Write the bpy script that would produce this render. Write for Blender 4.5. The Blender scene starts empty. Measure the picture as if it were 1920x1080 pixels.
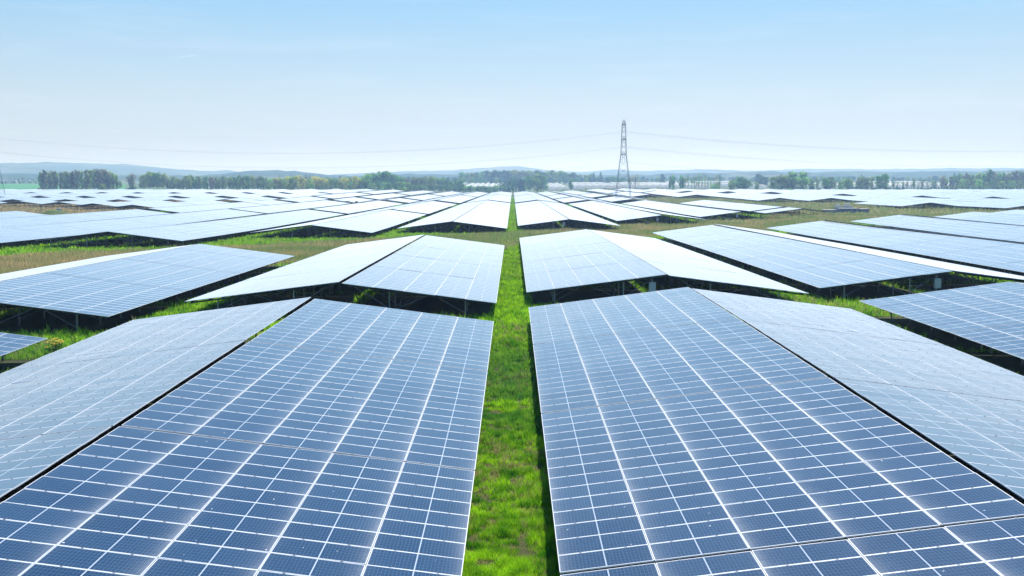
import bpy, math, random
import numpy as np
from mathutils import Matrix, Vector
random.seed(7); rng = np.random.default_rng(7)
scene = bpy.context.scene
col = scene.collection
D = bpy.data
R = math.radians
PI = math.pi

# ------------------------------------------------------------------ helpers
class MB:
    """collects faces; build() links them as one mesh object"""
    def __init__(s):
        s.v = []; s.f = []; s.m = []; s.uv = []; s.n = 0
    def add(s, verts, faces, mi=0, uvs=None):
        b = s.n
        s.v.extend(verts); s.n += len(verts)
        for k, f in enumerate(faces):
            s.f.append([b + i for i in f]); s.m.append(mi)
            s.uv.append(uvs[k] if uvs else None)
    def box(s, c, d, mi=0, M=None):
        x, y, z = d[0] / 2, d[1] / 2, d[2] / 2
        vs = [Vector((a * x, b * y, e * z)) for a in (-1, 1) for b in (-1, 1) for e in (-1, 1)]
        if M is not None: vs = [M @ v for v in vs]
        vs = [tuple(v + Vector(c)) for v in vs]
        s.add(vs, [(0, 1, 3, 2), (4, 6, 7, 5), (0, 4, 5, 1), (2, 3, 7, 6), (0, 2, 6, 4), (1, 5, 7, 3)], mi)
    def bar(s, a, b, r, mi=0, n=4, r2=None):
        a = Vector(a); b = Vector(b); d = (b - a)
        if d.length < 1e-6: return
        d.normalize()
        u = d.orthogonal().normalized(); w = d.cross(u)
        r2 = r if r2 is None else r2
        ra = [tuple(a + (u * math.cos(t) + w * math.sin(t)) * r) for t in [2 * PI * (k + .5) / n for k in range(n)]]
        rb = [tuple(b + (u * math.cos(t) + w * math.sin(t)) * r2) for t in [2 * PI * (k + .5) / n for k in range(n)]]
        s.add(ra + rb, [(k, (k + 1) % n, n + (k + 1) % n, n + k) for k in range(n)] + [tuple(range(n))[::-1], tuple(range(n, 2 * n))], mi)
    def mesh(s, name, mats, smooth=False):
        me = D.meshes.new(name)
        me.from_pydata(s.v, [], s.f)
        for m in mats: me.materials.append(m)
        if len(mats) > 1: me.polygons.foreach_set('material_index', s.m)
        if any(u is not None for u in s.uv):
            l = me.uv_layers.new(name='UVMap'); flat = []
            for f, u in zip(s.f, s.uv):
                flat.extend(u if u is not None else [(0.001, 0.001)] * len(f))
            l.data.foreach_set('uv', np.array(flat, dtype=np.float32).ravel())
        if smooth: me.polygons.foreach_set('use_smooth', [True] * len(me.polygons))
        me.update()
        return me

def link(name, me, parent=None):
    o = D.objects.new(name, me); col.objects.link(o)
    if parent is not None: o.parent = parent
    return o
def tag(o, label=None, cat=None, group=None, kind=None):
    if label: o['label'] = label
    if cat: o['category'] = cat
    if group: o['group'] = group
    if kind: o['kind'] = kind
    return o
def empty(name, loc, label, cat, group=None):
    o = D.objects.new(name, None); col.objects.link(o); o.location = loc
    o.empty_display_size = .5
    return tag(o, label, cat, group)
def copy_tree(o, parent=None):
    c = o.copy(); col.objects.link(c)
    if parent is not None: c.parent = parent
    for ch in o.children: copy_tree(ch, c)
    return c
def np_mesh(name, V, F, mat, attr=None, smooth=False):
    """V (n,3), F (m,k) all same k; attr: dict name -> (n,) floats or (n,3) colours per vertex"""
    me = D.meshes.new(name)
    n, m, k = len(V), len(F), F.shape[1]
    me.vertices.add(n); me.vertices.foreach_set('co', V.astype(np.float32).ravel())
    me.loops.add(m * k); me.loops.foreach_set('vertex_index', F.astype(np.int32).ravel())
    me.polygons.add(m); me.polygons.foreach_set('loop_start', np.arange(0, m * k, k, dtype=np.int32))
    me.update(calc_edges=True)
    if attr:
        for nm, a in attr.items():
            if a.ndim == 1:
                t = me.attributes.new(nm, 'FLOAT', 'POINT'); t.data.foreach_set('value', a.astype(np.float32))
            else:
                t = me.attributes.new(nm, 'FLOAT_COLOR', 'POINT')
                t.data.foreach_set('color', np.c_[a, np.ones(n)].astype(np.float32).ravel())
    me.materials.append(mat)
    if smooth: me.polygons.foreach_set('use_smooth', [True] * m)
    return me
def sst(x, a, b):
    t = np.clip((np.asarray(x, float) - a) / (b - a), 0, 1); return t * t * (3 - 2 * t)

# node helper
class NT:
    def __init__(s, name):
        s.m = D.materials.new(name); s.m.use_nodes = True
        s.t = s.m.node_tree; s.t.nodes.clear()
        s.out = s.t.nodes.new('ShaderNodeOutputMaterial')
    def n(s, ty, **kw):
        x = s.t.nodes.new('ShaderNode' + ty)
        for k, v in kw.items():
            if k.startswith('i_'): s.set(x, k[2:].replace('_', ' '), v)
            else: setattr(x, k, v)
        return x
    def set(s, x, key, v):
        sock = x.inputs[int(key) if key.isdigit() else key]
        if isinstance(v, bpy.types.NodeSocket): s.t.links.new(v, sock)
        else: sock.default_value = v
    def math(s, op, a, b=None, c=None, clamp=False):
        x = s.t.nodes.new('ShaderNodeMath'); x.operation = op; x.use_clamp = clamp
        for i, v in enumerate((a, b, c)):
            if v is None: continue
            if isinstance(v, bpy.types.NodeSocket): s.t.links.new(v, x.inputs[i])
            else: x.inputs[i].default_value = v
        return x.outputs[0]
    def mix(s, f, a, b):
        x = s.t.nodes.new('ShaderNodeMix'); x.data_type = 'RGBA'
        for k, v in ((0, f), (6, a), (7, b)):
            if isinstance(v, bpy.types.NodeSocket): s.t.links.new(v, x.inputs[k])
            else: x.inputs[k].default_value = v if not isinstance(v, tuple) or len(v) == 4 else (*v, 1)
        return x.outputs[2]
    def ramp(s, f, stops):
        x = s.t.nodes.new('ShaderNodeValToRGB'); s.t.links.new(f, x.inputs[0])
        e = x.color_ramp.elements
        while len(e) < len(stops): e.new(.5)
        for k, (p, c) in enumerate(stops):
            e[k].position = p; e[k].color = (*c, 1) if len(c) == 3 else c
        return x.outputs[0]
    def noise(s, vec, scale, detail=4, rough=.55, dim='3D'):
        x = s.t.nodes.new('ShaderNodeTexNoise'); x.noise_dimensions = dim
        if vec is not None: s.t.links.new(vec, x.inputs['Vector'])
        x.inputs['Scale'].default_value = scale; x.inputs['Detail'].default_value = detail
        x.inputs['Roughness'].default_value = rough
        return x.outputs['Fac']
    def fin(s, sh):
        s.t.links.new(sh, s.out.inputs['Surface']); return s.m
def plain(name, c, rough=.6, metal=0., var=.15, scale=3., spec=.5):
    t = NT(name)
    co = t.n('TexCoord').outputs['Object']
    f = t.noise(co, scale)
    a = tuple(x * (1 - var) for x in c); b = tuple(min(1, x * (1 + var)) for x in c)
    p = t.n('BsdfPrincipled'); t.set(p, 'Base Color', t.mix(f, a, b)); p.inputs['Roughness'].default_value = rough
    p.inputs['Metallic'].default_value = metal; p.inputs['Specular IOR Level'].default_value = spec
    return t.fin(p.outputs[0])

# ------------------------------------------------------------------ terrain
CAMZ = 10.6
EAVE = 1.2
_Y = [-400, 0, 25, 35, 70, 85, 100, 130, 159, 190, 250, 350, 555, 857, 1300, 1700, 2500, 4000, 9000]
_Z = [-9.6, -9.6, -9.46, -9.42, -9.21, -9.30, -9.42, -9.65, -9.9, -10.3, -10.9, -11.55, -13.0, -15.0, -18.0, -13.0, -11.0, -10.0, -10.0]
def terrain(x, y):
    """ground height; the eaves stand EAVE above it"""
    x = np.asarray(x, float); y = np.asarray(y, float)
    z = np.interp(y, _Y, _Z)
    z = z - .12 * np.tanh(x / 8) * sst(y, 35, 70) * (1 - sst(y, 160, 230))
    lf = np.interp(y, [150, 300, 430, 540, 620, 860, 1300, 1800], [0, .3, .4, .75, 1.5, 2.8, 4.5, 1.])
    rt = np.interp(y, [100, 200, 260, 300, 340, 450, 570, 700, 860, 1300, 1800], [0, .6, 1.1, .9, .5, .7, .9, 1.7, 2.8, 4.5, 1.])
    z = z + lf * sst(-x, 25, 130) + rt * sst(x, 20, 100)
    return z + CAMZ - EAVE
def tz(x, y): return float(terrain(x, y))
def toz(v, Y):      # height at distance Y that shows at photo row v
    return CAMZ - (v - 331.8) * Y / 2068.5
def tox(u, Y): return (u - 961.5) * Y / 2068.5

# ------------------------------------------------------------------ camera, sun, sky
cam = D.cameras.new('camera'); co = D.objects.new('camera', cam); col.objects.link(co); scene.camera = co
cam.sensor_width = 36; cam.lens = 2068.5 / 1920 * 36; cam.clip_end = 60000; cam.clip_start = .1
cam.shift_x = -1.5 / 1920
co.location = (0, 0, CAMZ); co.rotation_euler = (PI / 2 - math.atan(208.2 / 2068.5), 0, 0)
SUN_EL, SUN_AZ = R(47), R(11.5)
sl = D.lights.new('sun', 'SUN'); sl.energy = 4.6; sl.angle = R(.53); sl.color = (1, .955, .88)
so = D.objects.new('sun', sl); col.objects.link(so)
sd = Vector((math.cos(SUN_EL) * math.sin(SUN_AZ), math.cos(SUN_EL) * math.cos(SUN_AZ), math.sin(SUN_EL)))
so.rotation_euler = sd.to_track_quat('Z', 'Y').to_euler(); so.location = (0, 0, 200)
w = D.worlds.new('World'); scene.world = w; w.use_nodes = True
wt = w.node_tree; wt.nodes.clear()
wo = wt.nodes.new('ShaderNodeOutputWorld'); bg = wt.nodes.new('ShaderNodeBackground')
sky = wt.nodes.new('ShaderNodeTexSky'); sky.sky_type = 'NISHITA'; sky.sun_disc = False
sky.sun_elevation = SUN_EL; sky.sun_rotation = SUN_AZ; sky.altitude = 0; sky.air_density = 1.0; sky.dust_density = 0.6; sky.ozone_density = 2.0
# thin cirrus streaks, part of the sky itself
tc = wt.nodes.new('ShaderNodeTexCoord'); mp = wt.nodes.new('ShaderNodeMapping'); mp.inputs['Scale'].default_value = (5, 5, 40); mp.inputs['Rotation'].default_value = (0, R(4), 0)
nz = wt.nodes.new('ShaderNodeTexNoise'); nz.inputs['Scale'].default_value = 1.6; nz.inputs['Detail'].default_value = 6; nz.inputs['Roughness'].default_value = .6
rp = wt.nodes.new('ShaderNodeValToRGB'); rp.color_ramp.elements[0].position = .52; rp.color_ramp.elements[1].position = .85
rp.color_ramp.elements[1].color = (.12, .12, .12, 1)
mx = wt.nodes.new('ShaderNodeMix'); mx.data_type = 'RGBA'; mx.inputs[7].default_value = (8.6, 8.9, 9.2, 1)
# clear spring sky: the physical sky tinted towards the pale cyan-blue of a bright hazy noon
gs = wt.nodes.new('ShaderNodeSeparateXYZ'); gr = wt.nodes.new('ShaderNodeValToRGB'); gm = wt.nodes.new('ShaderNodeMix'); gm.data_type = 'RGBA'; gm.inputs[0].default_value = .94
wt.links.new(tc.outputs['Generated'], gs.inputs[0]); wt.links.new(gs.outputs[2], gr.inputs[0])
GS = [(0, (.475, .505, .535)), (.022, (.462, .502, .54)), (.064, (.428, .524, .588)), (.156, (.240, .455, .655)), (.35, (.055, .195, .45)), (.7, (.08, .22, .48)), (1, (.06, .18, .42))]
while len(gr.color_ramp.elements) < len(GS): gr.color_ramp.elements.new(.5)
for e_, (p_, c_) in zip(gr.color_ramp.elements, GS): e_.position = p_; e_.color = (*c_, 1)
gx_ = wt.nodes.new('ShaderNodeVectorMath'); gx_.operation = 'SCALE'; gx_.inputs['Scale'].default_value = 10.
wt.links.new(gr.outputs[0], gx_.inputs[0]); wt.links.new(sky.outputs[0], gm.inputs[6]); wt.links.new(gx_.outputs[0], gm.inputs[7])
wt.links.new(tc.outputs['Generated'], mp.inputs[0]); wt.links.new(mp.outputs[0], nz.inputs['Vector']); wt.links.new(nz.outputs['Fac'], rp.inputs[0])
wt.links.new(rp.outputs[0], mx.inputs[0]); wt.links.new(gm.outputs[2], mx.inputs[6]); wt.links.new(mx.outputs[2], bg.inputs[0])
bg.inputs[1].default_value = .095
wt.links.new(bg.outputs[0], wo.inputs[0])
vs = scene.view_settings; vs.view_transform = 'Standard'; vs.look = 'None'; vs.exposure = 0.5; vs.gamma = 1.0
scene.cycles.use_denoising = True; scene.cycles.max_bounces = 8; scene.cycles.volume_bounces = 1; scene.cycles.transparent_max_bounces = 12

# ------------------------------------------------------------------ panel materials
LM, ROW, NR = 2.3, 1.1637, 15           # strip pitch up the slope, row pitch, rows per table
TL = NR * ROW; GAP = .16; PITCH = TL + GAP
TILT = R(7.34); CT, ST = math.cos(TILT), math.sin(TILT); SL = 5 * LM; W = SL * CT
TAU = .0015            # strength of the pale film: dust, with grazing glare put into its colour
def panel_mat(name, frame):
    t = NT(name)
    uv = t.n('UVMap').outputs[0]; sp = t.n('SeparateXYZ', i_0=uv)
    u, v = sp.outputs[0], sp.outputs[1]
    a = t.math('MODULO', u, LM); b = t.math('MODULO', v, ROW)
    du = t.math('SUBTRACT', LM / 2, t.math('ABSOLUTE', t.math('SUBTRACT', a, LM / 2)))
    dv = t.math('SUBTRACT', ROW / 2, t.math('ABSOLUTE', t.math('SUBTRACT', b, ROW / 2)))
    mid = t.math('ABSOLUTE', t.math('SUBTRACT', a, LM / 2))
    info = t.n('ObjectInfo')
    # per-module tone
    wn = t.n('TexWhiteNoise', noise_dimensions='4D')
    cb = t.n('CombineXYZ'); t.set(cb, '0', t.math('FLOOR', t.math('DIVIDE', u, LM))); t.set(cb, '1', t.math('FLOOR', t.math('DIVIDE', v, ROW)))
    t.set(wn, 'Vector', cb.outputs[0]); t.set(wn, 'W', info.outputs['Random'])
    tone = wn.outputs['Value']
    cell = t.mix(tone, (.002, .014, .042, 1), (.004, .026, .066, 1))
    # cell grid: 12 + 12 half cells by 6
    p = t.math('MODULO', t.math('ADD', mid, -.014), .0905); q = t.math('MODULO', t.math('SUBTRACT', b, .0315), .182)
    gl = t.math('MAXIMUM', t.math('LESS_THAN', p, .009), t.math('LESS_THAN', q, .012))
    bus = t.math('LESS_THAN', t.math('MODULO', q, .0202), .0016)
    grid = t.math('MAXIMUM', t.math('MULTIPLY', gl, .7), t.math('MULTIPLY', bus, .2))
    base = t.mix(grid, cell, (.075, .18, .34, 1))
    mar = t.math('MAXIMUM', t.math('MAXIMUM', t.math('LESS_THAN', du, .042 if frame else .028), t.math('LESS_THAN', dv, .060 if frame else .037)), t.math('LESS_THAN', mid, .0135))
    base = t.mix(mar, base, (.62, .66, .72, 1))
    # dust: overall film, washed down to the lower edge of each module, plus blotches and droppings
    pos = t.n('TexCoord').outputs['Object']; geo = t.n('NewGeometry').outputs['Position']
    n1 = t.noise(geo, .35, 5, .6); n2 = t.noise(geo, 5., 5, .65); n3 = t.noise(geo, .05, 3, .5)
    low = t.math('MULTIPLY', t.math('POWER', 2.718, t.math('MULTIPLY', a, -5.5)), .75)
    sid = t.math('MULTIPLY', t.math('POWER', 2.718, t.math('MULTIPLY', dv, -16.0)), .12)
    hi = t.math('MULTIPLY', t.math('POWER', 2.718, t.math('MULTIPLY', t.math('SUBTRACT', LM, a), -10.0)), .16)
    dust = t.math('ADD', t.math('ADD', t.math('ADD', low, sid), hi), t.math('MULTIPLY', n3, .015))
    dust = t.math('MULTIPLY', dust, t.math('MULTIPLY_ADD', n1, 1.3, -.22, clamp=True))
    dust = t.math('MULTIPLY', dust, t.math('MULTIPLY_ADD', n2, .9, .55))
    side = t.math('MULTIPLY', t.math('MULTIPLY_ADD', t.n('SeparateXYZ', i_0=geo).outputs[0], .25, .4, clamp=True), .04)   # paler on the pylon side: more dust, and sunlight put into the colour
    dust = t.math('ADD', dust, t.math('MULTIPLY', side, t.math('MULTIPLY_ADD', n2, .9, .35)))
    dust = t.math('ADD', dust, t.math('MULTIPLY', tone, .012), clamp=True)
    base = t.mix(dust, base, (.50, .51, .52, 1))
    vo = t.n('TexVoronoi'); vo.inputs['Scale'].default_value = 1.5; t.set(vo, 'Vector', geo)
    wob = t.noise(geo, 22., 2, .5)
    drop = t.math('LESS_THAN', t.math('ADD', vo.outputs['Distance'], t.math('MULTIPLY', wob, .09)), .078)
    drop = t.math('MULTIPLY', drop, t.math('GREATER_THAN', n2, .47))
    base = t.mix(drop, base, (.75, .75, .72, 1))
    pr = t.n('BsdfPrincipled'); t.set(pr, 'Base Color', base)
    t.set(pr, 'Roughness', t.math('MULTIPLY_ADD', dust, .35, .10)); pr.inputs['IOR'].default_value = 1.5
    t.set(pr, 'Roughness', t.math('MAXIMUM', t.math('MULTIPLY', drop, .8), t.math('MULTIPLY_ADD', dust, .35, .10)))
    pr.inputs['Sheen Weight'].default_value = .0; pr.inputs['Coat Weight'].default_value = .45; pr.inputs['Coat Roughness'].default_value = .06; pr.inputs['Sheen Roughness'].default_value = .18; pr.inputs['Sheen Tint'].default_value = (.95, .98, 1, 1)
    sh = pr.outputs[0]
    ge = t.n('NewGeometry'); dt = t.n('VectorMath', operation='DOT_PRODUCT'); t.set(dt, '0', ge.outputs['Normal']); t.set(dt, '1', ge.outputs['Incoming'])
    mu = t.math('MAXIMUM', t.math('ABSOLUTE', dt.outputs['Value']), .004)
    tau = t.math('MULTIPLY', t.math('MULTIPLY_ADD', n1, .3, .85), t.math('MULTIPLY_ADD', tone, .2, .9))
    cover = t.math('SUBTRACT', 1., t.math('POWER', 2.718, t.math('MULTIPLY', t.math('DIVIDE', tau, t.math('POWER', mu, 2.0)), -TAU)))
    # blue anti-reflective coating seen at a slant
    ar = t.n('BsdfGlossy'); ar.inputs['Color'].default_value = (.66, .83, 1, 1); ar.inputs['Roughness'].default_value = .09
    ac = t.math('SUBTRACT', 1., t.math('POWER', 2.718, t.math('DIVIDE', -.004, t.math('POWER', mu, 2.0))))
    ac = t.math('MULTIPLY', t.math('MULTIPLY', ac, .75), t.math('SUBTRACT', 1., t.math('MAXIMUM', mar, t.math('MULTIPLY', dust, .8)), clamp=True))
    ma = t.n('MixShader'); t.set(ma, '0', ac); t.set(ma, '1', sh); t.set(ma, '2', ar.outputs[0]); sh = ma.outputs[0]
    cover = t.math('MINIMUM', cover, .72)
    fd = t.n('BsdfDiffuse'); fd.inputs[0].default_value = (.72, .80, .88, 1)  # pale diffuse film, thicker at a slant; stands in for glare on dusty glass
    mf = t.n('MixShader'); t.set(mf, '0', cover); t.set(mf, '1', sh); t.set(mf, '2', fd.outputs[0]); sh = mf.outputs[0]
    if frame:
        fr = t.n('BsdfPrincipled'); fr.inputs['Base Color'].default_value = (.82, .83, .84, 1); fr.inputs['Metallic'].default_value = .0; fr.inputs['Roughness'].default_value = .42
        fm = t.math('MAXIMUM', t.math('LESS_THAN', du, .026), t.math('LESS_THAN', dv, .027))
        ms = t.n('MixShader'); t.set(ms, '0', fm); t.set(ms, '1', sh); t.set(ms, '2', fr.outputs[0]); sh = ms.outputs[0]
    return t.fin(sh)
M_glass = panel_mat('solar_glass', False)
M_field = panel_mat('solar_glass_framed', True)
M_frame = plain('anodised_aluminium', (.83, .84, .85), .45, .0, .04, 2)
M_steel = plain('galvanised_steel', (.30, .33, .36), .5, .6, .2, 4)
M_dark = plain('rail_steel_dull', (.12, .14, .16), .55, .6, .2, 4)
M_clamp = plain('black_clamp', (.16, .17, .18), .5, 0, .1, 5)
M_back = plain('panel_backsheet', (.09, .10, .12), .6, 0, .1, 3)
M_box = plain('inverter_casing', (.46, .50, .53), .5, 0, .08, 2)

# ------------------------------------------------------------------ table parts (local: eave along Y at x=0, slope rises to +X, ground z=0)
def on(s, y=0., dz=0.): return (s * CT - dz * ST, y, EAVE + s * ST + dz * CT)
def module_mesh():
    hx, hy = (LM - .02) / 2, (ROW - .010) / 2; f = .017
    b = MB()
    o = [(-hx, -hy), (hx, -hy), (hx, hy), (-hx, hy)]; i = [(-hx + f, -hy + f), (hx - f, -hy + f), (hx - f, hy - f), (-hx + f, hy - f)]
    V = [(x, y, 0) for x, y in o] + [(x, y, 0) for x, y in i] + [(x, y, -.035) for x, y in o] + [(x, y, -.003) for x, y in i]
    b.add(V, [(k, (k + 1) % 4, 4 + (k + 1) % 4, 4 + k) for k in range(4)] + [(8 + k, 8 + (k + 1) % 4, (k + 1) % 4, k) for k in range(4)]
          + [(4 + k, 4 + (k + 1) % 4, 12 + (k + 1) % 4, 12 + k) for k in range(4)], 0)
    b.add([(x, y, -.003) for x, y in i], [(0, 1, 2, 3)], 1, [[(x + LM / 2, y + ROW / 2) for x, y in i]])
    b.add([(x, y, -.033) for x, y in o], [(3, 2, 1, 0)], 3)
    for sx in (-.57, .57):
        b.box((sx, hy + .005, .003), (.055, .026, .010), 2)
    return b.mesh('solar_panel', [M_frame, M_glass, M_clamp, M_back])
ME_module = module_mesh()
def strip_mesh(rows, nstrip, name):
    L = rows * ROW; hx, hy = nstrip * LM / 2 - .01, L / 2 - .01
    b = MB()
    V = [(-hx, -hy, 0), (hx, -hy, 0), (hx, hy, 0), (-hx, hy, 0), (-hx, -hy, -.035), (hx, -hy, -.035), (hx, hy, -.035), (-hx, hy, -.035)]
    b.add(V, [(0, 1, 2, 3)], 1, [[(x + nstrip * LM / 2, y + L / 2) for x, y, z in V[:4]]])
    b.add(V, [(4 + k, 4 + (k + 1) % 4, (k + 1) % 4, k) for k in range(4)], 0)
    b.add(V, [(7, 6, 5, 4)], 2)
    return b.mesh(name, [M_frame, M_field, M_back])
_cache = {}
def cached(key, fn):
    if key not in _cache: _cache[key] = fn()
    return _cache[key]
def post_mesh(h):
    b = MB(); b.box((0, 0, (h - .4) / 2), (.10, .014, h + .4)); b.box((-.045, .035, (h - .4) / 2), (.012, .07, h + .4)); b.box((.045, .035, (h - .4) / 2), (.012, .07, h + .4))
    return b.mesh('post', [M_steel])
def bar_mesh(a, c, r, name, m): 
    b = MB(); b.bar(a, c, r); return b.mesh(name, [m])
def purlin_mesh(L):
    b = MB(); b.box((0, 0, 0), (.06, L - .06, .09)); return b.mesh('purlin', [M_dark])
P_S = (2.3, 8.0)                        # posts at these distances up the slope
def build_table(mode, rows, label, group, inverter=False, near_open=True):
    """mode: 'module' every panel its own part; 'strip' five rows of panels; 'field' one sheet"""
    root = D.objects.new('solar_table', None); col.objects.link(root); root.empty_display_size = .5
    tag(root, label, 'solar table', group)
    L = rows * ROW
    def part(nm, me, loc=(0, 0, 0), rot=(0, 0, 0)):
        o = D.objects.new(nm, me); col.objects.link(o); o.parent = root; o.location = loc; o.rotation_euler = rot; return o
    if mode == 'module':
        for i in range(5):
            for j in range(rows):
                part('solar_panel', ME_module, on((i + .5) * LM, -L / 2 + (j + .5) * ROW), (R(random.gauss(0, .2)), -TILT + R(random.gauss(0, .22)), 0))
    elif mode == 'strip':
        me = cached(('s', rows), lambda: strip_mesh(rows, 1, 'panel_row'))
        for i in range(5): part('panel_row', me, on((i + .5) * LM), (R(random.gauss(0, .03)), -TILT + R(random.gauss(0, .05)), 0))
    else:
        part('panel_field', cached(('f', rows), lambda: strip_mesh(rows, 5, 'panel_field')), on(2.5 * LM), (0, -TILT, 0))
    if mode == 'field': ys = [-L / 2 + .6, L / 2 - .6]
    else: ys = list(np.linspace(-L / 2 + .6, L / 2 - .6, 5 if rows > 9 else 3))
    for y in ys:
        for s in P_S:
            x, _, z = on(s, 0, -.24)
            part('post', cached(('p', s), lambda: post_mesh(z)), (x, y, 0))
        if mode != 'field' or y < 0:
            part('rafter', cached('raf', lambda: bar_mesh(on(.25, 0, -.19), on(SL - .2, 0, -.19), .06, 'rafter', M_dark)), (0, y, 0))
            b1 = cached('b1', lambda: bar_mesh((on(P_S[1])[0], .05, .5), on(5.2, .05, -.22), .03, 'brace', M_steel))
            b2 = cached('b2', lambda: bar_mesh((on(P_S[0])[0], .05, .35), on(4.4, .05, -.22), .03, 'brace', M_steel))
            b3 = cached('b3', lambda: bar_mesh((on(P_S[1])[0], .05, .7), on(10.6, .05, -.22), .03, 'brace', M_steel))
            for bb in (b1, b2, b3): part('brace', bb, (0, y, 0))
    if mode != 'field':
        me = cached(('pu', rows), lambda: purlin_mesh(L))
        for i in range(5):
            for k in (.5, 1.8): part('purlin', me, on(i * LM + k, 0, -.085), (0, -TILT, 0))
    if inverter:
        def im():
            b = MB(); b.box((0, 0, 0), (.55, .28, .85)); b.box((0, -.16, .30), (.40, .05, .14)); b.box((0, -.15, -.15), (.46, .03, .34))
            return b.mesh('inverter_box', [M_box])
        x, _, z = on(10.4)
        part('inverter_box', cached('inv', im), (x, ys[0] - .10, 1.55))
        part('post', cached(('p', 10.4), lambda: post_mesh(z - .2)), (x, ys[0] + .10, 0))
    return root
def place(root, xe, up, yc):
    """eave at xe, slope rising towards sign up in X, centre yc, following the ground"""
    hl = PITCH / 2
    z0, z1 = tz(xe, yc - hl), tz(xe, yc + hl)
    sl_ = math.atan2(z1 - z0, 2 * hl)
    M = Matrix.Translation((xe, yc, (z0 + z1) / 2)) @ Matrix.Rotation(sl_, 4, 'X')
    if up < 0: M = M @ Matrix.Rotation(PI, 4, 'Z')
    root.location = M.to_translation(); root.rotation_euler = M.to_euler()

# ------------------------------------------------------------------ layout of the plant: (near, far) of every block in each column
GL, GR, P = 1.21, 1.12, 25.3
LEFT = {0: [(17.1, 70.0), (81.0, 160.8), (231, 550), (570, 866), (885, 1255)],
        1: [(44.7, 62.3), (71.8, 134.), (207.6, 345), (348, 528), (556, 815), (835, 1200)],
        2: [(64, 106), (172.5, 345.5), (348.5, 530), (555, 622), (640, 830), (850, 1150)],
        3: [(140, 344.5), (347.5, 525), (545, 620), (638, 820), (840, 1110)],
        4: [(150, 342), (345, 520), (537, 615), (633, 800), (820, 1062)],
        5: [(170, 311), (404, 515), (535, 612), (630, 780), (800, 1062)],
        6: [(433, 512), (532, 608), (626, 770), (790, 1050)],
        7: [(462, 512), (532, 605), (623, 765), (787, 1050)],
        8: [(482, 512), (532, 603), (621, 762), (785, 1045)]}
for c in range(9, 21): LEFT[c] = [(498, 512), (532, 603), (621, 762), (785, 1040)]
RIGHT = {0: [(7.93, 78.4), (89.5, 187.3), (247.2, 545), (572, 866), (885, 1255)],
         1: [(48.5, 83.7), (94.5, 210), (280, 530), (567, 700), (725, 866), (890, 1230)],
         2: [(102.5, 226.5), (305, 532), (581, 677), (730, 870), (890, 1200)],
         3: [(120, 258), (338, 355.4), (362, 515), (717, 870), (890, 1170)],
         4: [(150, 275), (684, 870), (890, 1140)],
         5: [(200, 312), (575, 840), (880, 1090)],
         6: [(270, 340), (435, 500), (571, 800), (845, 1075)],
         7: [(400, 765), (812, 1060)], 8: [(385, 675), (722, 1055)], 9: [(400, 600), (650, 1045)]}
for c in range(10, 21): RIGHT[c] = [(420, 572), (612, 1040)]
ORD = ['', 'first', 'second', 'third', 'fourth', 'fifth', 'sixth', 'seventh', 'eighth', 'ninth', 'tenth', 'eleventh', 'twelfth', 'thirteenth',
       'fourteenth', 'fifteenth', 'sixteenth', 'seventeenth', 'eighteenth', 'nineteenth', 'twentieth', 'twenty-first', 'twenty-second']
tables = []      # (size key, side, col, slope, block, index, xe, up, y0, rows)
for side, lay in ((-1, LEFT), (1, RIGHT)):
    for c, blocks in lay.items():
        xin = (GL if side < 0 else GR) + c * P
        for bi, (y0, y1) in enumerate(blocks):
            cuts = []
            if y0 < 60 or (c == 1 and y1 < 90):          # nearest block is set out from its far end
                y = y1 - TL
                while y > y0 - 1: cuts.insert(0, (y, NR)); y -= PITCH
            else:
                y = y0
                while y + TL < y1 + 1.5: cuts.append((y, NR)); y += PITCH
                if y1 - y > 7: cuts.append((y, 8))
            for k, (y, rows) in enumerate(cuts):
                ye = y + rows * ROW
                if xin > .478 * ye + 1.5: continue        # never in the frame
                for slope in (0, 1):
                    off = 0.
                    xe = side * (xin if slope == 0 else xin + 2 * W + .25)
                    up = side if slope == 0 else -side
                    yk = y + (random.uniform(-.05, .05) if y > 200 else 0)
                    if slope == 1 and abs(xe) - W > .478 * ye + 2: continue
                    vis = math.hypot(y + TL * .5, xe)
                    tables.append((vis, side, c, slope, bi, k, xe, up, yk, rows, len(cuts)))
tables.sort(key=lambda t: t[0])
things, rest = tables[:298], tables[298:]
BASE = {(-1, 0): 1, (-1, 1): 1, (-1, 2): 2, (1, 0): 1, (1, 1): 1, (1, 2): 2}
def block_no(side, c, y):
    if side < 0: lim = (66 - 6 * c + 12, 200 - 30 * min(c, 2), 346.5, 551)
    else: lim = (84 + 6 * c, 215 + 25 * c, 355.5, 551)
    return 1 + sum(y > l - 1 for l in lim)
from collections import Counter
cnt = Counter()
for (vis, side, c, slope, bi, k, xe, up, y, rows, nc) in sorted(things, key=lambda t: t[8]):
    bno = 1 + bi
    key = (side, c, slope, bi); cnt[key] += 1
    look = 'blue' if y < 60 else ('pale blue' if y < 130 else 'white')
    wh = 'pylon' if side > 0 else 'green-field'
    lab = '%s solar table sloping %s, %s column on %s side, %s in its %s block' % (look, 'inward' if slope == 0 else 'outward', ORD[c + 1], wh, ORD[cnt[key]], ORD[bno])
    mode = 'module' if (y < 62 and abs(xe) < 27.5) or (y < 67 and abs(xe) > 25 and abs(xe) < 52) else ('strip' if y < 190 else 'field')
    inv = slope == 0 and k == 0 and y > 60 and y < 320
    place(build_table(mode, rows, lab, 'solar tables of the plant', inv), xe, up, y + rows * ROW / 2)
print('things', len(things), 'rest', len(rest), 'last y', max(t[8] for t in things))

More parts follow.
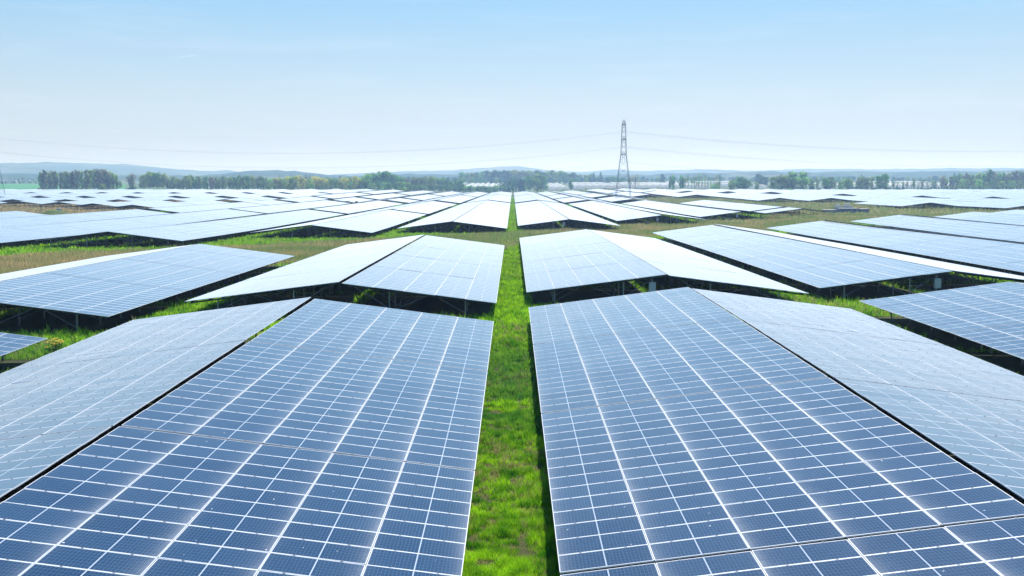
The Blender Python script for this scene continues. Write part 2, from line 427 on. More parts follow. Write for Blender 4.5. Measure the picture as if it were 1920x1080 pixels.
# the rest of the plant, too many to count: one object
b = MB()
for (vis, side, c, slope, bi, k, xe, up, y, rows, nc) in rest:
    L = rows * ROW; yc = y + L / 2
    z0, z1 = tz(xe, y), tz(xe, y + L)
    jit = random.gauss(0, .03)
    def q(s, yy, dz=0): 
        zz = z0 + (z1 - z0) * (yy - y) / L
        return (xe + up * s * CT, yy, zz + EAVE + s * ST + dz + jit)
    V = [q(0, y), q(SL, y), q(SL, y + L), q(0, y + L)]
    uv = [(0, 0), (SL, 0), (SL, L), (0, L)]
    if up < 0: V = V[::-1]; uv = uv[::-1]
    b.add(V, [(0, 1, 2, 3)], 0, [uv])
    Vb = [(x, yy, z - .06) for x, yy, z in V]
    b.add(V + Vb, [(4 + i, 4 + (i + 1) % 4, (i + 1) % 4, i) for i in range(4)], 1)
    b.add(Vb, [(3, 2, 1, 0)], 2)
    for yy in (y + .6, y + L - .6):
        for s in P_S:
            x, _, z = q(s, yy); b.box((x, yy, (z + tz(xe, yy) - .4) / 2), (.1, .1, z - tz(xe, yy) + .3), 3)
o = link('distant_solar_tables', b.mesh('distant_solar_tables', [M_field, M_frame, M_back, M_steel]))
tag(o, 'mass of far white solar tables running back to the treeline', 'solar tables', None, 'stuff')

# ------------------------------------------------------------------ ground
T2LO = np.array([(-400, 60), (-80, 80), (-52, 106), (-27, 134), (-2, 161), (2, 187), (26, 210), (51, 226), (77, 258), (102, 275), (130, 312), (155, 340), (400, 380)])
T2HI = np.array([(-400, 60), (-130, 120), (-77, 145), (-51, 172), (-26, 207), (0, 236), (2, 248), (26, 280), (51, 305), (77, 338), (100, 420), (115, 480), (130, 500), (155, 430), (180, 400), (400, 385)])
def dryness(x, y):
    lo = np.interp(x, T2LO[:, 0], T2LO[:, 1]); hi = np.interp(x, T2HI[:, 0], T2HI[:, 1])
    d = sst(y, lo - 1, lo + 6) * (1 - sst(y, hi - 8, hi + 1))
    d2 = sst(x, 70, 85) * (1 - sst(x, 125, 135)) * sst(y, 505, 530) * (1 - sst(y, 680, 700)) * .8
    d4 = sst(x, 75, 95) * sst(y, 345, 380) * .62
    d3 = sst(-x, 125, 140) * sst(y, 300, 320) * .7
    return np.clip(np.maximum(np.maximum(d, d2), np.maximum(d3, d4)), 0, 1)
xs = np.unique(np.r_[np.arange(-180, 180.1, 3.), np.linspace(180, 700, 40), -np.linspace(180, 700, 40), np.linspace(700, 6200, 30), -np.linspace(700, 6200, 30)])
ysg = np.unique(np.r_[np.arange(-10, 480, 3.), np.linspace(480, 1400, 90), np.linspace(1400, 7800, 60), np.linspace(-500, -10, 12)])
gx, gy = np.meshgrid(xs, ysg)
def bumps(x, y): return .05 * np.sin(x * .9 + 1.3 * np.sin(y * .31)) * np.sin(y * .53 + np.sin(x * .4)) + .03 * np.sin(x * 2.1 + y * 1.7)
gz = terrain(gx, gy)
V = np.c_[gx.ravel(), gy.ravel(), gz.ravel()]
nx, ny = len(xs), len(ysg)
i, j = np.meshgrid(np.arange(nx - 1), np.arange(ny - 1)); a = (j * nx + i).ravel()
F = np.c_[a, a + 1, a + 1 + nx, a + nx]
t = NT('meadow_ground')
pos = t.n('NewGeometry').outputs['Position']
at = t.n('Attribute', attribute_name='dry').outputs['Fac']; sp = t.n('SeparateXYZ', i_0=pos)
n_a = t.noise(pos, .6, 6, .65); n_b = t.noise(pos, 4.5, 5, .7); n_c = t.noise(pos, .08, 3)
green = t.mix(n_a, (.022, .042, .010, 1), (.05, .075, .02, 1))
green = t.mix(t.math('MULTIPLY', n_b, .6), green, (.055, .048, .03, 1))
drycol = t.mix(n_b, (.10, .085, .045, 1), (.20, .16, .085, 1))
dd = t.math('ADD', at, t.math('MULTIPLY_ADD', n_a, .6, -.3), clamp=True)
dd = t.math('MULTIPLY', dd, at)
near_c = t.mix(dd, green, drycol)
vo = t.n('TexVoronoi'); vo.inputs['Scale'].default_value = .0022; t.set(vo, 'Vector', pos)
vf = t.n('SeparateColor', i_0=vo.outputs['Color']).outputs[0]
fields = t.ramp(vf, [(0, (.06, .13, .04)), (.3, (.09, .17, .05)), (.55, (.16, .16, .08)), (.75, (.05, .10, .04)), (1, (.22, .20, .12))])
fields = t.mix(t.math('MULTIPLY', n_c, .5), fields, (.05, .09, .03, 1))
far = t.math('MULTIPLY_ADD', sp.outputs[1], 1 / 150., -1080 / 150., clamp=True)
colr = t.mix(far, near_c, fields)
pr = t.n('BsdfPrincipled', i_Roughness=.9); t.set(pr, 'Base Color', colr); pr.inputs['Specular IOR Level'].default_value = .2
bp = t.n('Bump'); bp.inputs['Strength'].default_value = .6; bp.inputs['Distance'].default_value = .08; t.set(bp, 'Height', n_b); t.set(pr, 'Normal', bp.outputs[0])
M_ground = t.fin(pr.outputs[0])
o = link('ground', np_mesh('ground', V, F, M_ground, {'dry': dryness(gx, gy).ravel()}, True)); tag(o, kind='structure')

# distant hills: two ranges with their own distance and depth
def hills(name, prof, Y0, Yr, Y1, seed, rough):
    r = np.random.default_rng(seed)
    prof = np.array(prof, float)
    xh = np.arange(-Yr * .62, Yr * .62, 26.); yh = np.r_[np.linspace(Y0, Yr, 22), np.linspace(Yr, Y1, 8)[1:]]
    u = 961.5 + xh / Yr * 2068.5
    top = CAMZ - (np.interp(u, prof[:, 0], prof[:, 1]) - 331.8) * Yr / 2068.5
    k = np.zeros_like(xh)
    for f in (1 / 400., 1 / 150., 1 / 60., 1 / 28.): k += np.sin(xh * f * 6.28 + r.uniform(0, 6)) * np.sin(xh * f * 2.9 + r.uniform(0, 6)) * (rough if f < 1 / 100. else rough * .6)
    top = top + k
    X, Yg = np.meshgrid(xh, yh)
    base = terrain(X, Yg)
    prog = np.where(Yg <= Yr, (Yg - Y0) / (Yr - Y0), 1 - (Yg - Yr) / (Y1 - Yr))
    s = np.clip(prog, 0, 1) ** 1.5
    wob = np.sin(X / 170 + Yg / 260) * np.sin(X / 97 - Yg / 140) * 5 * s * (1 - s) * 4
    Z = (base - 2) * (1 - s) + np.maximum(top[None, :], base) * s + wob * .6
    V = np.c_[X.ravel(), Yg.ravel(), Z.ravel()]
    nx, ny = len(xh), len(yh); i, j = np.meshgrid(np.arange(nx - 1), np.arange(ny - 1)); a = (j * nx + i).ravel()
    o = link(name, np_mesh(name, V, np.c_[a, a + 1, a + 1 + nx, a + nx], M_hill, None, True)); tag(o, kind='structure')
t = NT('wooded_hill')
pos = t.n('NewGeometry').outputs['Position']
v1 = t.n('TexVoronoi'); v1.inputs['Scale'].default_value = .0038; t.set(v1, 'Vector', pos)
vf = t.n('SeparateColor', i_0=v1.outputs['Color']).outputs[0]
n1 = t.noise(pos, .006, 5, .6); n2 = t.noise(pos, .05, 4, .6)
c1 = t.ramp(vf, [(0, (.03, .055, .03)), (.45, (.04, .07, .035)), (.62, (.10, .15, .06)), (.8, (.17, .17, .10)), (1, (.05, .09, .04))])
c1 = t.mix(t.math('GREATER_THAN', n1, .53), c1, (.028, .05, .026, 1)); c1 = t.mix(t.math('MULTIPLY', n2, .5), c1, (.02, .035, .02, 1))
pr = t.n('BsdfPrincipled', i_Roughness=1.); t.set(pr, 'Base Color', c1); pr.inputs['Specular IOR Level'].default_value = 0
M_hill = t.fin(pr.outputs[0])
hills('hills', [(-900, 312), (-200, 308), (0, 306.5), (75, 305.5), (90, 304), (170, 306), (228, 308.5), (232, 307), (280, 312), (330, 317), (400, 321), (430, 319), (470, 325), (600, 328),
                (700, 324), (760, 321.5), (850, 319), (900, 315), (950, 312), (975, 312.5), (1040, 321), (1095, 322), (1150, 317.5), (1200, 320.5), (1240, 320), (1290, 318), (1360, 318), (1410, 320.5),
                (1500, 317), (1580, 316.5), (1700, 317), (1790, 315.5), (1920, 315), (2300, 313), (2900, 316)], 4000, 6300, 7600, 3, 1.6)
hills('nearer_hills', [(-900, 326), (0, 325), (200, 327), (380, 329), (470, 322), (482, 319.5), (555, 320), (580, 325), (640, 330), (760, 326), (900, 327), (1100, 329), (1250, 326), (1400, 323), (1600, 321), (1750, 322), (1920, 320), (2500, 321), (2900, 325)],
      2500, 3500, 4100, 5, 1.6)

# green arable field by the poplars and pale concrete crossing on the aisle
def sheet(name, x0, x1, y0, y1, mat, lift, nxs=30, nys=30):
    X, Yg = np.meshgrid(np.linspace(x0, x1, nxs), np.linspace(y0, y1, nys))
    if name == 'field': X = x0 + (X - x0) / (x1 - x0) * (-.35 * Yg - x0)
    Z = terrain(X, Yg) + lift
    i, j = np.meshgrid(np.arange(nxs - 1), np.arange(nys - 1)); a = (j * nxs + i).ravel()
    o = link(name, np_mesh(name, np.c_[X.ravel(), Yg.ravel(), Z.ravel()], np.c_[a, a + 1, a + 1 + nxs, a + nxs], mat, None, True)); return tag(o, kind='structure')
sheet('field', -1200, -330, 1130, 1950, plain('young_wheat', (.045, .24, .075), .9, 0, .12, .02, .2), .25)
sheet('crossing_path', -4.5, 4.5, 387, 391.5, plain('pale_hardcore', (.42, .40, .36), .9, 0, .15, 1.5, .2), .12)
sheet('access_track', 96, 180, 373, 378, plain('track_gravel', (.40, .39, .36), .9, 0, .2, 1.2, .2), .10)

# ------------------------------------------------------------------ grass
RECT = np.array([(min(xe, xe + up * W), max(xe, xe + up * W), y, y + rows * ROW) for (vis, side, c, slope, bi, k, xe, up, y, rows, nc) in tables if y < 640])
def open_mask(x, y, inset):
    m = np.ones(len(x), bool)
    for x0, x1, y0, y1 in RECT:
        m &= ~((x > x0 + inset) & (x < x1 - inset) & (y > y0 + inset * .8) & (y < y1 - inset * .8))
    return m
def blades(x, y, h, wd, lean, colr):
    n = len(x)
    z = terrain(x, y) - .015
    a = rng.uniform(0, 2 * PI, n); la = rng.uniform(0, 2 * PI, n)
    dx, dy = np.cos(a) * wd / 2, np.sin(a) * wd / 2
    lx, ly = np.cos(la) * lean * h, np.sin(la) * lean * h
    V = np.empty((n, 6, 3))
    for k, (f, ws, hh) in enumerate(((0, 1., 0), (.32, .85, .55), (1, .12, 1))):
        V[:, 2 * k, 0] = x - dx * ws + lx * f; V[:, 2 * k, 1] = y - dy * ws + ly * f; V[:, 2 * k, 2] = z + h * hh
        V[:, 2 * k + 1, 0] = x + dx * ws + lx * f; V[:, 2 * k + 1, 1] = y + dy * ws + ly * f; V[:, 2 * k + 1, 2] = z + h * hh
    i = np.arange(n) * 6
    F = np.concatenate([np.c_[i, i + 1, i + 3, i + 2], np.c_[i + 2, i + 3, i + 5, i + 4]])
    return V.reshape(-1, 3), F, np.repeat(colr, 6, axis=0)
def grass_mat(name, trans):
    t = NT(name)
    c = t.n('Attribute', attribute_name='tint').outputs['Color']
    d = t.n('BsdfDiffuse'); t.set(d, 'Color', c); tr = t.n('BsdfTranslucent'); t.set(tr, 'Color', c)
    g = t.n('MixShader'); t.set(g, '0', trans); t.set(g, '1', d.outputs[0]); t.set(g, '2', tr.outputs[0])
    return t.fin(g.outputs[0])
M_grass = grass_mat('grass_blades', .5); M_dryg = grass_mat('dry_grass_blades', .42)
def vnoise(x, y, s, seed):
    r = np.random.default_rng(seed); g = r.random((64, 64))
    fx, fy = np.mod(x / s, 64), np.mod(y / s, 64); ix, iy = fx.astype(int), fy.astype(int); tx, ty = fx - ix, fy - iy
    tx = tx * tx * (3 - 2 * tx); ty = ty * ty * (3 - 2 * ty); jx, jy = (ix + 1) % 64, (iy + 1) % 64
    return (g[iy, ix] * (1 - tx) + g[iy, jx] * tx) * (1 - ty) + (g[jy, ix] * (1 - tx) + g[jy, jx] * tx) * ty
def scatter(y0, y1, dens, xlim=None, inset=.9, cond=None):
    hw = .48 * y1 + 3; hw = min(hw, xlim) if xlim else hw
    n = int(dens * (y1 - y0) * 2 * hw)
    x = rng.uniform(-hw, hw, n); y = rng.uniform(y0, y1, n)
    m = (np.abs(x) < .475 * y + 2)
    x, y = x[m], y[m]
    m = open_mask(x, y, inset); x, y = x[m], y[m]
    if cond is not None: m = cond(x, y); x, y = x[m], y[m]
    return x, y
acc = []
# the aisle: dense and fine near the camera, coarser with distance
for y0, y1, dens, h0, wd, xl in ((21, 34, 1900, .17, .011, 1.7), (34, 50, 1000, .18, .016, 1.7), (50, 72, 520, .19, .024, 1.8), (72, 112, 220, .20, .036, 3.), (112, 240, 80, .22, .06, 2.), (240, 480, 22, .26, .13, 2.), (480, 900, 7, .3, .26, 2.)):
    x, y = scatter(y0, y1, dens, xl, .55)
    acc.append((x, y, h0, wd))
for y0, y1, dens, h0, wd in ((36, 72, 170, .22, .035), (72, 115, 90, .26, .05), (115, 240, 30, .28, .09), (240, 560, 5, .35, .22)):
    x, y = scatter(y0, y1, dens, None, .4, lambda x, y: (np.abs(x) > 1.8) & (dryness(x, y) < .45))
    acc.append((x, y, h0, wd))
VV, FF, CC = [], [], []; nv = 0
for x, y, h0, wd in acc:
    pt = .35 * vnoise(x, y, .9, 21) + .65 * vnoise(x, y, .30, 22)
    pt = np.where(y > 112, np.maximum(pt, .4), pt)
    n = len(x)
    p1 = .45 * vnoise(x, y, 1.1, 1) + .55 * vnoise(x, y, .26, 11); p2 = vnoise(x, y, .33, 2); p3 = vnoise(x, y, 5., 3)
    h = h0 * rng.uniform(.45, 1.3, n) * (.15 + 3.6 * np.clip(pt - .22, 0, 1) ** 1.25 + .3 * p1)
    k = np.clip((p1 - .5) * 1.5 + .45 + (p2 - .5) * .5 + rng.normal(0, .12, n), 0, 1)[:, None]
    c = (1 - k) * np.array([[.06, .27, .010]]) + k * np.array([[.50, .84, .026]])
    straw = ((pt + rng.normal(0, .05, n) < .31) | (p2 * .6 + p3 * .45 + rng.normal(0, .09, n) + .13 * np.exp(-((y - 33) / 6) ** 2) > .80))[:, None]
    c = np.where(straw, np.array([[.40, .38, .15]]) * rng.uniform(.7, 1.2, (n, 1)), c)
    cool = (sst(y, 42, 50) * (1 - sst(y, 62, 70)) * .5)[:, None] * (p3[:, None] > .35)
    c = c * (1 - cool) + cool * np.array([[.045, .20, .06]])
    c = c * np.where(np.abs(x) > 3, 1., 1.)[:, None] + np.where(np.abs(x) > 3, .012, 0.)[:, None]
    v, f, cc = blades(x, y, h, wd * rng.uniform(.7, 1.3, n), rng.uniform(.1, .7, n), c)
    VV.append(v); FF.append(f + nv); CC.append(cc); nv += len(v)
o = link('grass', np_mesh('grass', np.concatenate(VV), np.concatenate(FF), M_grass, {'tint': np.concatenate(CC)}))
tag(o, 'bright green grass growing in the aisles between the solar tables', 'grass', None, 'stuff')
VV, FF, CC = [], [], []; nv = 0
for y0, y1, dens, h0, wd in ((95, 170, 26, .75, .05), (170, 260, 15, .75, .08), (260, 360, 5, .8, .13), (360, 720, 1.0, .9, .3)):
    x, y = scatter(y0, y1, dens, None, .6)
    dr = dryness(x, y) + rng.normal(0, .12, len(x)) - .25 * (vnoise(x, y, 7., 8) - .5)
    m = dr > .5; x, y = x[m], y[m]; n = len(x)
    p = vnoise(x, y, 4., 4)
    h = h0 * rng.uniform(.4, 1.15, n) * (.6 + .7 * p)
    k = np.clip(vnoise(x, y, 6., 5) + rng.normal(0, .18, n) + .55 * sst(-x, 15, 80) - .26, 0, 1)[:, None]
    c = (1 - k) * np.array([[.24, .35, .11]]) + k * np.array([[.62, .45, .24]])
    c = c * rng.uniform(.7, 1.25, (n, 1))
    v, f, cc = blades(x, y, h, wd * rng.uniform(.6, 1.4, n), rng.uniform(.05, .45, n), c)
    VV.append(v); FF.append(f + nv); CC.append(cc); nv += len(v)
o = link('dry_grass', np_mesh('dry_grass', np.concatenate(VV), np.concatenate(FF), M_dryg, {'tint': np.concatenate(CC)}))
tag(o, 'tall tan and russet grass along the wide cross track', 'grass', None, 'stuff')

# two wild plants at the edge of the green gap
def plant(name, x, y, h, n, leafc, top, label, cat):
    r = np.random.default_rng(int(abs(x * 10)))
    root = empty(name, (x, y, tz(x, y)), label, cat)
    xs_, ys_, hs = r.normal(0, h * .28, n), r.normal(0, h * .28, n), h * r.uniform(.35, 1, n)
    b = MB()
    for k in range(n):
        b.bar((xs_[k] * .4, ys_[k] * .4, -.02), (xs_[k], ys_[k], hs[k]), .010, 0, 3)
        for q in range(4):
            f = r.uniform(.25, .95); a = r.uniform(0, 6.28); l = h * .16
            cx, cy, cz = xs_[k] * (.4 + .6 * f), ys_[k] * (.4 + .6 * f), hs[k] * f
            dx, dy = math.cos(a) * l, math.sin(a) * l
            b.add([(cx, cy, cz), (cx + dx * .5 - dy * .25, cy + dy * .5 + dx * .25, cz + l * .2), (cx + dx, cy + dy, cz), (cx + dx * .5 + dy * .25, cy + dy * .5 - dx * .25, cz + l * .2)], [(0, 1, 2, 3)])
    link('foliage', b.mesh('foliage', [plain(name + '_leaf', leafc, .7, 0, .3, 8)]), root)
    if top:
        Mf = plain(name + '_bloom', top, .7, 0, .15, 8)
        for k in range(n):
            b = MB(); c0 = (xs_[k], ys_[k], hs[k] + .02)
            for q in range(5):
                a = q * 1.257 + r.uniform(0, 1); b.add([c0, (c0[0] + .11 * math.cos(a - .5), c0[1] + .11 * math.sin(a - .5), c0[2] + .03), (c0[0] + .15 * math.cos(a), c0[1] + .15 * math.sin(a), c0[2] + .01), (c0[0] + .11 * math.cos(a + .5), c0[1] + .11 * math.sin(a + .5), c0[2] + .03)], [(0, 1, 2, 3)])
            link('flower', b.mesh('flower', [Mf]), root)
plant('flowering_plant', -26.5, 63.3, 1.0, 26, (.08, .17, .03), (.75, .55, .02), 'yellow flowering weed in the green gap under the corner of a blue table', 'plant')
plant('leafy_plant', -25.6, 64.6, 1.2, 22, (.05, .13, .04), None, 'dark green leafy weed beside the yellow flowers', 'plant')

# ------------------------------------------------------------------ trees
def leaf_mat():
    t = NT('tree_leaves')
    c = t.n('Attribute', attribute_name='tint').outputs['Color']
    info = t.n('ObjectInfo'); oc = info.outputs['Color']
    mx = t.n('Mix', data_type='RGBA', blend_type='MULTIPLY'); mx.inputs[0].default_value = 1; t.set(mx, '6', c); t.set(mx, '7', oc)
    d = t.n('BsdfDiffuse'); t.set(d, 'Color', mx.outputs[2]); tr = t.n('BsdfTranslucent'); t.set(tr, 'Color', mx.outputs[2])
    g = t.n('MixShader'); t.set(g, '0', .38); t.set(g, '1', d.outputs[0]); t.set(g, '2', tr.outputs[0])
    return t.fin(g.outputs[0])
M_leaf = leaf_mat(); M_bark = plain('bark', (.10, .085, .065), .9, 0, .3, 1.5, .2)
def crown_mesh(lobes, n, size, seed, droop=0.):
    r = np.random.default_rng(seed)
    L = np.array(lobes, float); vol = L[:, 3] * L[:, 4] * L[:, 5]; pk = vol ** .8; pk /= pk.sum()
    li = r.choice(len(L), n, p=pk)
    d = r.normal(size=(n, 3)); d /= np.linalg.norm(d, axis=1)[:, None]
    rad = r.random(n) ** .33 * .35 + .65 * r.random(n) ** .12
    rad *= 1 + r.normal(0, .07, n)
    C = L[li, :3] + d * L[li, 3:6] * rad[:, None]
    nrm = d + r.normal(0, .7, (n, 3)); nrm /= np.linalg.norm(nrm, axis=1)[:, None]
    ref = r.normal(size=(n, 3)); u = np.cross(nrm, ref); u /= np.linalg.norm(u, axis=1)[:, None]; v = np.cross(nrm, u)
    s = (size * r.uniform(.55, 1.3, n))[:, None]
    a = r.uniform(.55, 1., (n, 1))
    V = np.stack([C - u * s, C - v * s * a * .6, C + u * s, C + v * s * a * .6], 1).reshape(-1, 3)
    i = np.arange(n) * 4
    lt = r.uniform(.5, 1.6, len(L))
    k = (lt[li] * r.uniform(.55, 1.5, n))
    tint = np.c_[k * r.uniform(.9, 1.15, n), k, k * r.uniform(.8, 1.1, n)]
    return np_mesh('crown', V, np.c_[i, i + 1, i + 2, i + 3], M_leaf, {'tint': np.repeat(tint, 4, axis=0)})
def trunk_mesh(h, r0, limbs, seed):
    r = random.Random(seed); b = MB()
    p = Vector((0, 0, -.5)); n = 6
    prev = p
    for k in range(1, n + 1):
        q = Vector((r.gauss(0, .012) * h * k / n, r.gauss(0, .012) * h * k / n, h * k / n))
        b.bar(prev, q, r0 * (1 - .85 * (k - 1) / n), 0, 6, r0 * (1 - .85 * k / n)); prev = q
    for k in range(limbs):
        z = h * r.uniform(.3, .85); a = r.uniform(0, 2 * PI); l = h * r.uniform(.12, .28)
        s0 = Vector((0, 0, z)); e = s0 + Vector((math.cos(a) * l, math.sin(a) * l, l * r.uniform(.5, 1.1)))
        b.bar(s0, e, r0 * .35, 0, 5, r0 * .08)
        for q in range(2):
            m = s0.lerp(e, r.uniform(.5, .9)); e2 = m + Vector((r.gauss(0, l * .35), r.gauss(0, l * .35), l * r.uniform(.2, .6))); b.bar(m, e2, r0 * .15, 0, 4, r0 * .04)
    return b.mesh('trunk', [M_bark])
# prototypes are 20 m tall
def lob_round(seed, w=7.5, h0=3.5):
    r = random.Random(seed); L = []
    for k in range(26):
        a = r.uniform(0, 2 * PI); z = r.uniform(h0 + 1.5, 17.6); f = math.sin(PI * min(1, max(.08, (z - h0 + 2) / (21.5 - h0)))) ** .6
        d = w * f * r.uniform(.35, .8); q = r.uniform(1.7, 3.1)
        L.append((math.cos(a) * d, math.sin(a) * d, z, q * 1.15, q * 1.15, q * .85))
    L.append((0, 0, 11, w * .6, w * .6, 6)); return L
def lob_poplar(seed, w=2.3):
    r = random.Random(seed); L = []
    for k in range(17):
        z = 2.5 + k * 1.0; f = math.sin(PI * min(.97, max(.12, (z - .5) / 21.))) ** .55; a = r.uniform(0, 2 * PI); d = w * f * r.uniform(.1, .6)
        q = w * f * r.uniform(.5, .8); L.append((math.cos(a) * d, math.sin(a) * d, z + r.uniform(-.4, .4), q, q, q * r.uniform(1., 1.8)))
    return L
def lob_conifer(seed):
    r = random.Random(seed); L = []
    for k in range(13):
        z = 2 + k * 1.4; f = (1 - k / 13.5) * 3.6 + .25
        for q in range(4):
            a = r.uniform(0, 2 * PI); L.append((math.cos(a) * f * .55, math.sin(a) * f * .55, z - .1 * f, f * .55, f * .55, .75))
    return L
def lob_bush(seed):
    r = random.Random(seed); return [(r.uniform(-5, 5), r.uniform(-4, 4), r.uniform(3, 12), r.uniform(3.5, 5.5), r.uniform(3.5, 5), r.uniform(3, 6)) for k in range(12)]
PROT = {
    'round': [(crown_mesh(lob_round(s), 2400, .72, s), trunk_mesh(15, .42, 9, s)) for s in (1, 2, 3)],
    'broad': [(crown_mesh(lob_round(s, 9.5, 1.8), 2800, .78, s), trunk_mesh(13, .5, 9, s)) for s in (11, 12)],
    'poplar': [(crown_mesh(lob_poplar(s), 1300, .62, s), trunk_mesh(18, .28, 6, s)) for s in (21, 22, 23)],
    'loose': [(crown_mesh(lob_poplar(s, 3.4), 900, .62, s), trunk_mesh(18.5, .3, 16, s)) for s in (31, 32)],
    'sparse': [(crown_mesh(lob_poplar(s, 1.5), 230, .45, s), trunk_mesh(19, .22, 10, s)) for s in (41, 42)],
    'bare': [(crown_mesh(lob_round(s, 7.5), 420, .5, s), trunk_mesh(16, .4, 26, s)) for s in (51,)],
    'conifer': [(crown_mesh(lob_conifer(s), 1300, .55, s), trunk_mesh(18, .3, 0, s)) for s in (61,)],
    'bush': [(crown_mesh(lob_bush(s), 1200, 1.0, s), trunk_mesh(8, .3, 8, s)) for s in (71, 72)]}
KIND = {'round': 'broadleaf_tree', 'broad': 'broadleaf_tree', 'poplar': 'poplar_tree', 'loose': 'poplar_tree', 'sparse': 'poplar_tree', 'bare': 'broadleaf_tree', 'conifer': 'conifer_tree', 'bush': 'bush'}
tr_r = random.Random(5); n_tree = 0
def tree(kind, u, v, Y, colr, label, group=None, wide=1.):
    """a tree that stands Y metres off in the direction of photo column u, its top at row v"""
    global n_tree
    x = tox(u, Y); g = tz(x, Y); h = max(2., toz(v, Y) - g); s = h / (20. if kind not in ('bush',) else 15.)
    root = empty(KIND[kind], (x, Y, g - .2), label, 'bush' if kind == 'bush' else 'tree', group)
    root.rotation_euler.z = tr_r.uniform(0, 6.28); root.scale = (s * wide, s * wide, s)
    cm, tm = tr_r.choice(PROT[kind])
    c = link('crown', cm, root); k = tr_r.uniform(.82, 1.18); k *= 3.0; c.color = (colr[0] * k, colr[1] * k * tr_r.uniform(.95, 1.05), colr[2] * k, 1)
    link('trunk', tm, root); n_tree += 1
def belt(kind, u0, u1, step, v, Y, colr, label, group, wide=1., jv=2., jY=25):
    u = u0
    while u <= u1:
        f = (u - u0) / max(1, (u1 - u0)); vv = v(f) if callable(v) else v
        kk = kind if isinstance(kind, str) else tr_r.choice(kind)
        cc = colr if isinstance(colr, tuple) else tr_r.choice(colr)
        tree(kk, u + tr_r.uniform(-.3, .3) * step, vv + tr_r.gauss(0, jv * .6), Y + tr_r.uniform(-jY, jY), cc, label, group, wide * tr_r.uniform(.85, 1.15)); u += step
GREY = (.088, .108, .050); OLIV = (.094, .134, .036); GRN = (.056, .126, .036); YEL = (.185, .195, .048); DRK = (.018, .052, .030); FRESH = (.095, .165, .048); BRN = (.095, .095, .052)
belt('poplar', 80, 162, 5.2, lambda f: 321 - 1.5 * math.sin(f * 9), 1150, [GREY, GREY, OLIV, BRN], 'grey-green poplar in the tall row beside the green field', 'poplars beside the green field', 1.25)
belt('poplar', 166, 222, 5.0, lambda f: 318 + 7 * max(0, f - .7) / .3, 1140, [GREY, OLIV, BRN], 'taller grey-green poplar at the end of the row nearest the two round bushes', 'tall poplars by the bushes', 1.3)
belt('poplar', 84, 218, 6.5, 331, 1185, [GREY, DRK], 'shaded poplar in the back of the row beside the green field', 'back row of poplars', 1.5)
tree('bush', 80, 350, 1095, GREY, 'low grey bush at the corner of the green field')
tree('bush', 195, 345, 1095, OLIV, 'round green bush in front of the tall poplars'); tree('bush', 212, 352, 1095, GREY, 'small grey bush beside the round green bush')
tree('round', 228, 338, 1260, OLIV, 'pale olive tree in the gap between the poplar rows', None, .8)
tree('loose', 250, 324, 1140, BRN, 'reddish brown tree standing alone beside the poplar gap', None, 1.6); tree('bush', 251, 346, 1120, DRK, 'dark evergreen bush under the reddish brown tree', None, 1.2)
for u, v, c in ((272, 327, OLIV), (284, 320.5, OLIV), (297, 320, GRN), (310, 323, OLIV)): tree('round', u, v, 1150, c, 'tall rounded olive-green tree in the clump after the poplar gap', 'rounded trees after the poplar gap', .85)
belt(['poplar', 'loose'], 318, 505, 5.6, lambda f: 330.5 + 1.5 * math.sin(f * 14), 1160, [GREY, OLIV, OLIV, GRN, BRN], 'slim grey-green tree in the long even belt behind the panels', 'long even tree belt', 1.4)
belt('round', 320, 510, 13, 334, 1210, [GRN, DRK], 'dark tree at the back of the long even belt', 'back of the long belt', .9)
tree('round', 357, 325.5, 1180, OLIV, 'domed tree rising above the long even belt')
belt(['round'], 512, 612, 10, lambda f: 333 - 5 * math.sin(f * 3.1), 1130, [YEL, OLIV, FRESH, YEL], 'yellow-green spring tree in the sunny stretch of the belt', 'yellow-green spring trees', 1.05, 3)
belt(['round'], 508, 618, 9, 342, 1105, [YEL, OLIV, OLIV, FRESH], 'low yellow-green tree at the front of the sunny stretch', 'low yellow-green trees', .8, 3)
tree('bare', 582, 323, 1170, BRN, 'thin bare crown standing above the yellow-green trees')
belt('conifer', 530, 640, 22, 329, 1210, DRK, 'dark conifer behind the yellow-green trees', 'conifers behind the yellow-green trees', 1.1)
belt('round', 620, 690, 10, lambda f: 333 - 6 * f, 1150, [OLIV, FRESH, YEL, GRN], 'mid green tree between the yellow-green trees and the tall dome', 'mid green trees by the tall dome', .9, 2.5)
for u, v, w_ in ((688, 326, .9), (702, 322, 1.), (716, 319, .95), (729, 319.5, 1.), (742, 325, .9)): tree('round', u, v, 1200, GRN, 'tall rich green tree in the domed clump', 'domed clump of rich green trees', w_)
belt('round', 640, 770, 10, 340, 1135, [GRN, OLIV, FRESH], 'lower mid green tree in front of the domed clump', 'lower trees before the dome', .95, 2.5)
belt('round', 755, 866, 10, lambda f: 333 - 5 * math.sin(f * 3) + 4 * f, 1250, [GRN, OLIV, GREY], 'mid green tree past the domed clump', 'trees past the domed clump', .9, 3)
belt(['poplar', 'bush'], 690, 800, 6.2, lambda f: 351 - 4 * f, 1122, [FRESH, FRESH, GRN], 'fresh green young tree in the low hedge line behind the panels', 'young fresh green trees', 2.2, 1.6, 8)
belt(['poplar'], 800, 948, 4.6, lambda f: 347 + 1.5 * f, 1250, [FRESH, GRN, FRESH], 'fresh green young poplar in the even low row', 'young fresh green poplars', 2.5, 1.2)
belt('poplar', 953, 986, 4.6, 336, 1330, [GRN, DRK], 'dark green slim tree at the end of the grass aisle', 'slim trees at the end of the aisle', 1.4)
for u, v, k, c in ((992, 327, 'round', GRN), (1008, 322.5, 'broad', OLIV), (1019, 327, 'round', GRN)): tree(k, u, v, 1310, c, 'tall full green tree at the end of the grass aisle', 'full trees at the end of the aisle', .8)
tree('bush', 947, 338, 1320, DRK, 'dark green bush beside the slim trees at the aisle end')
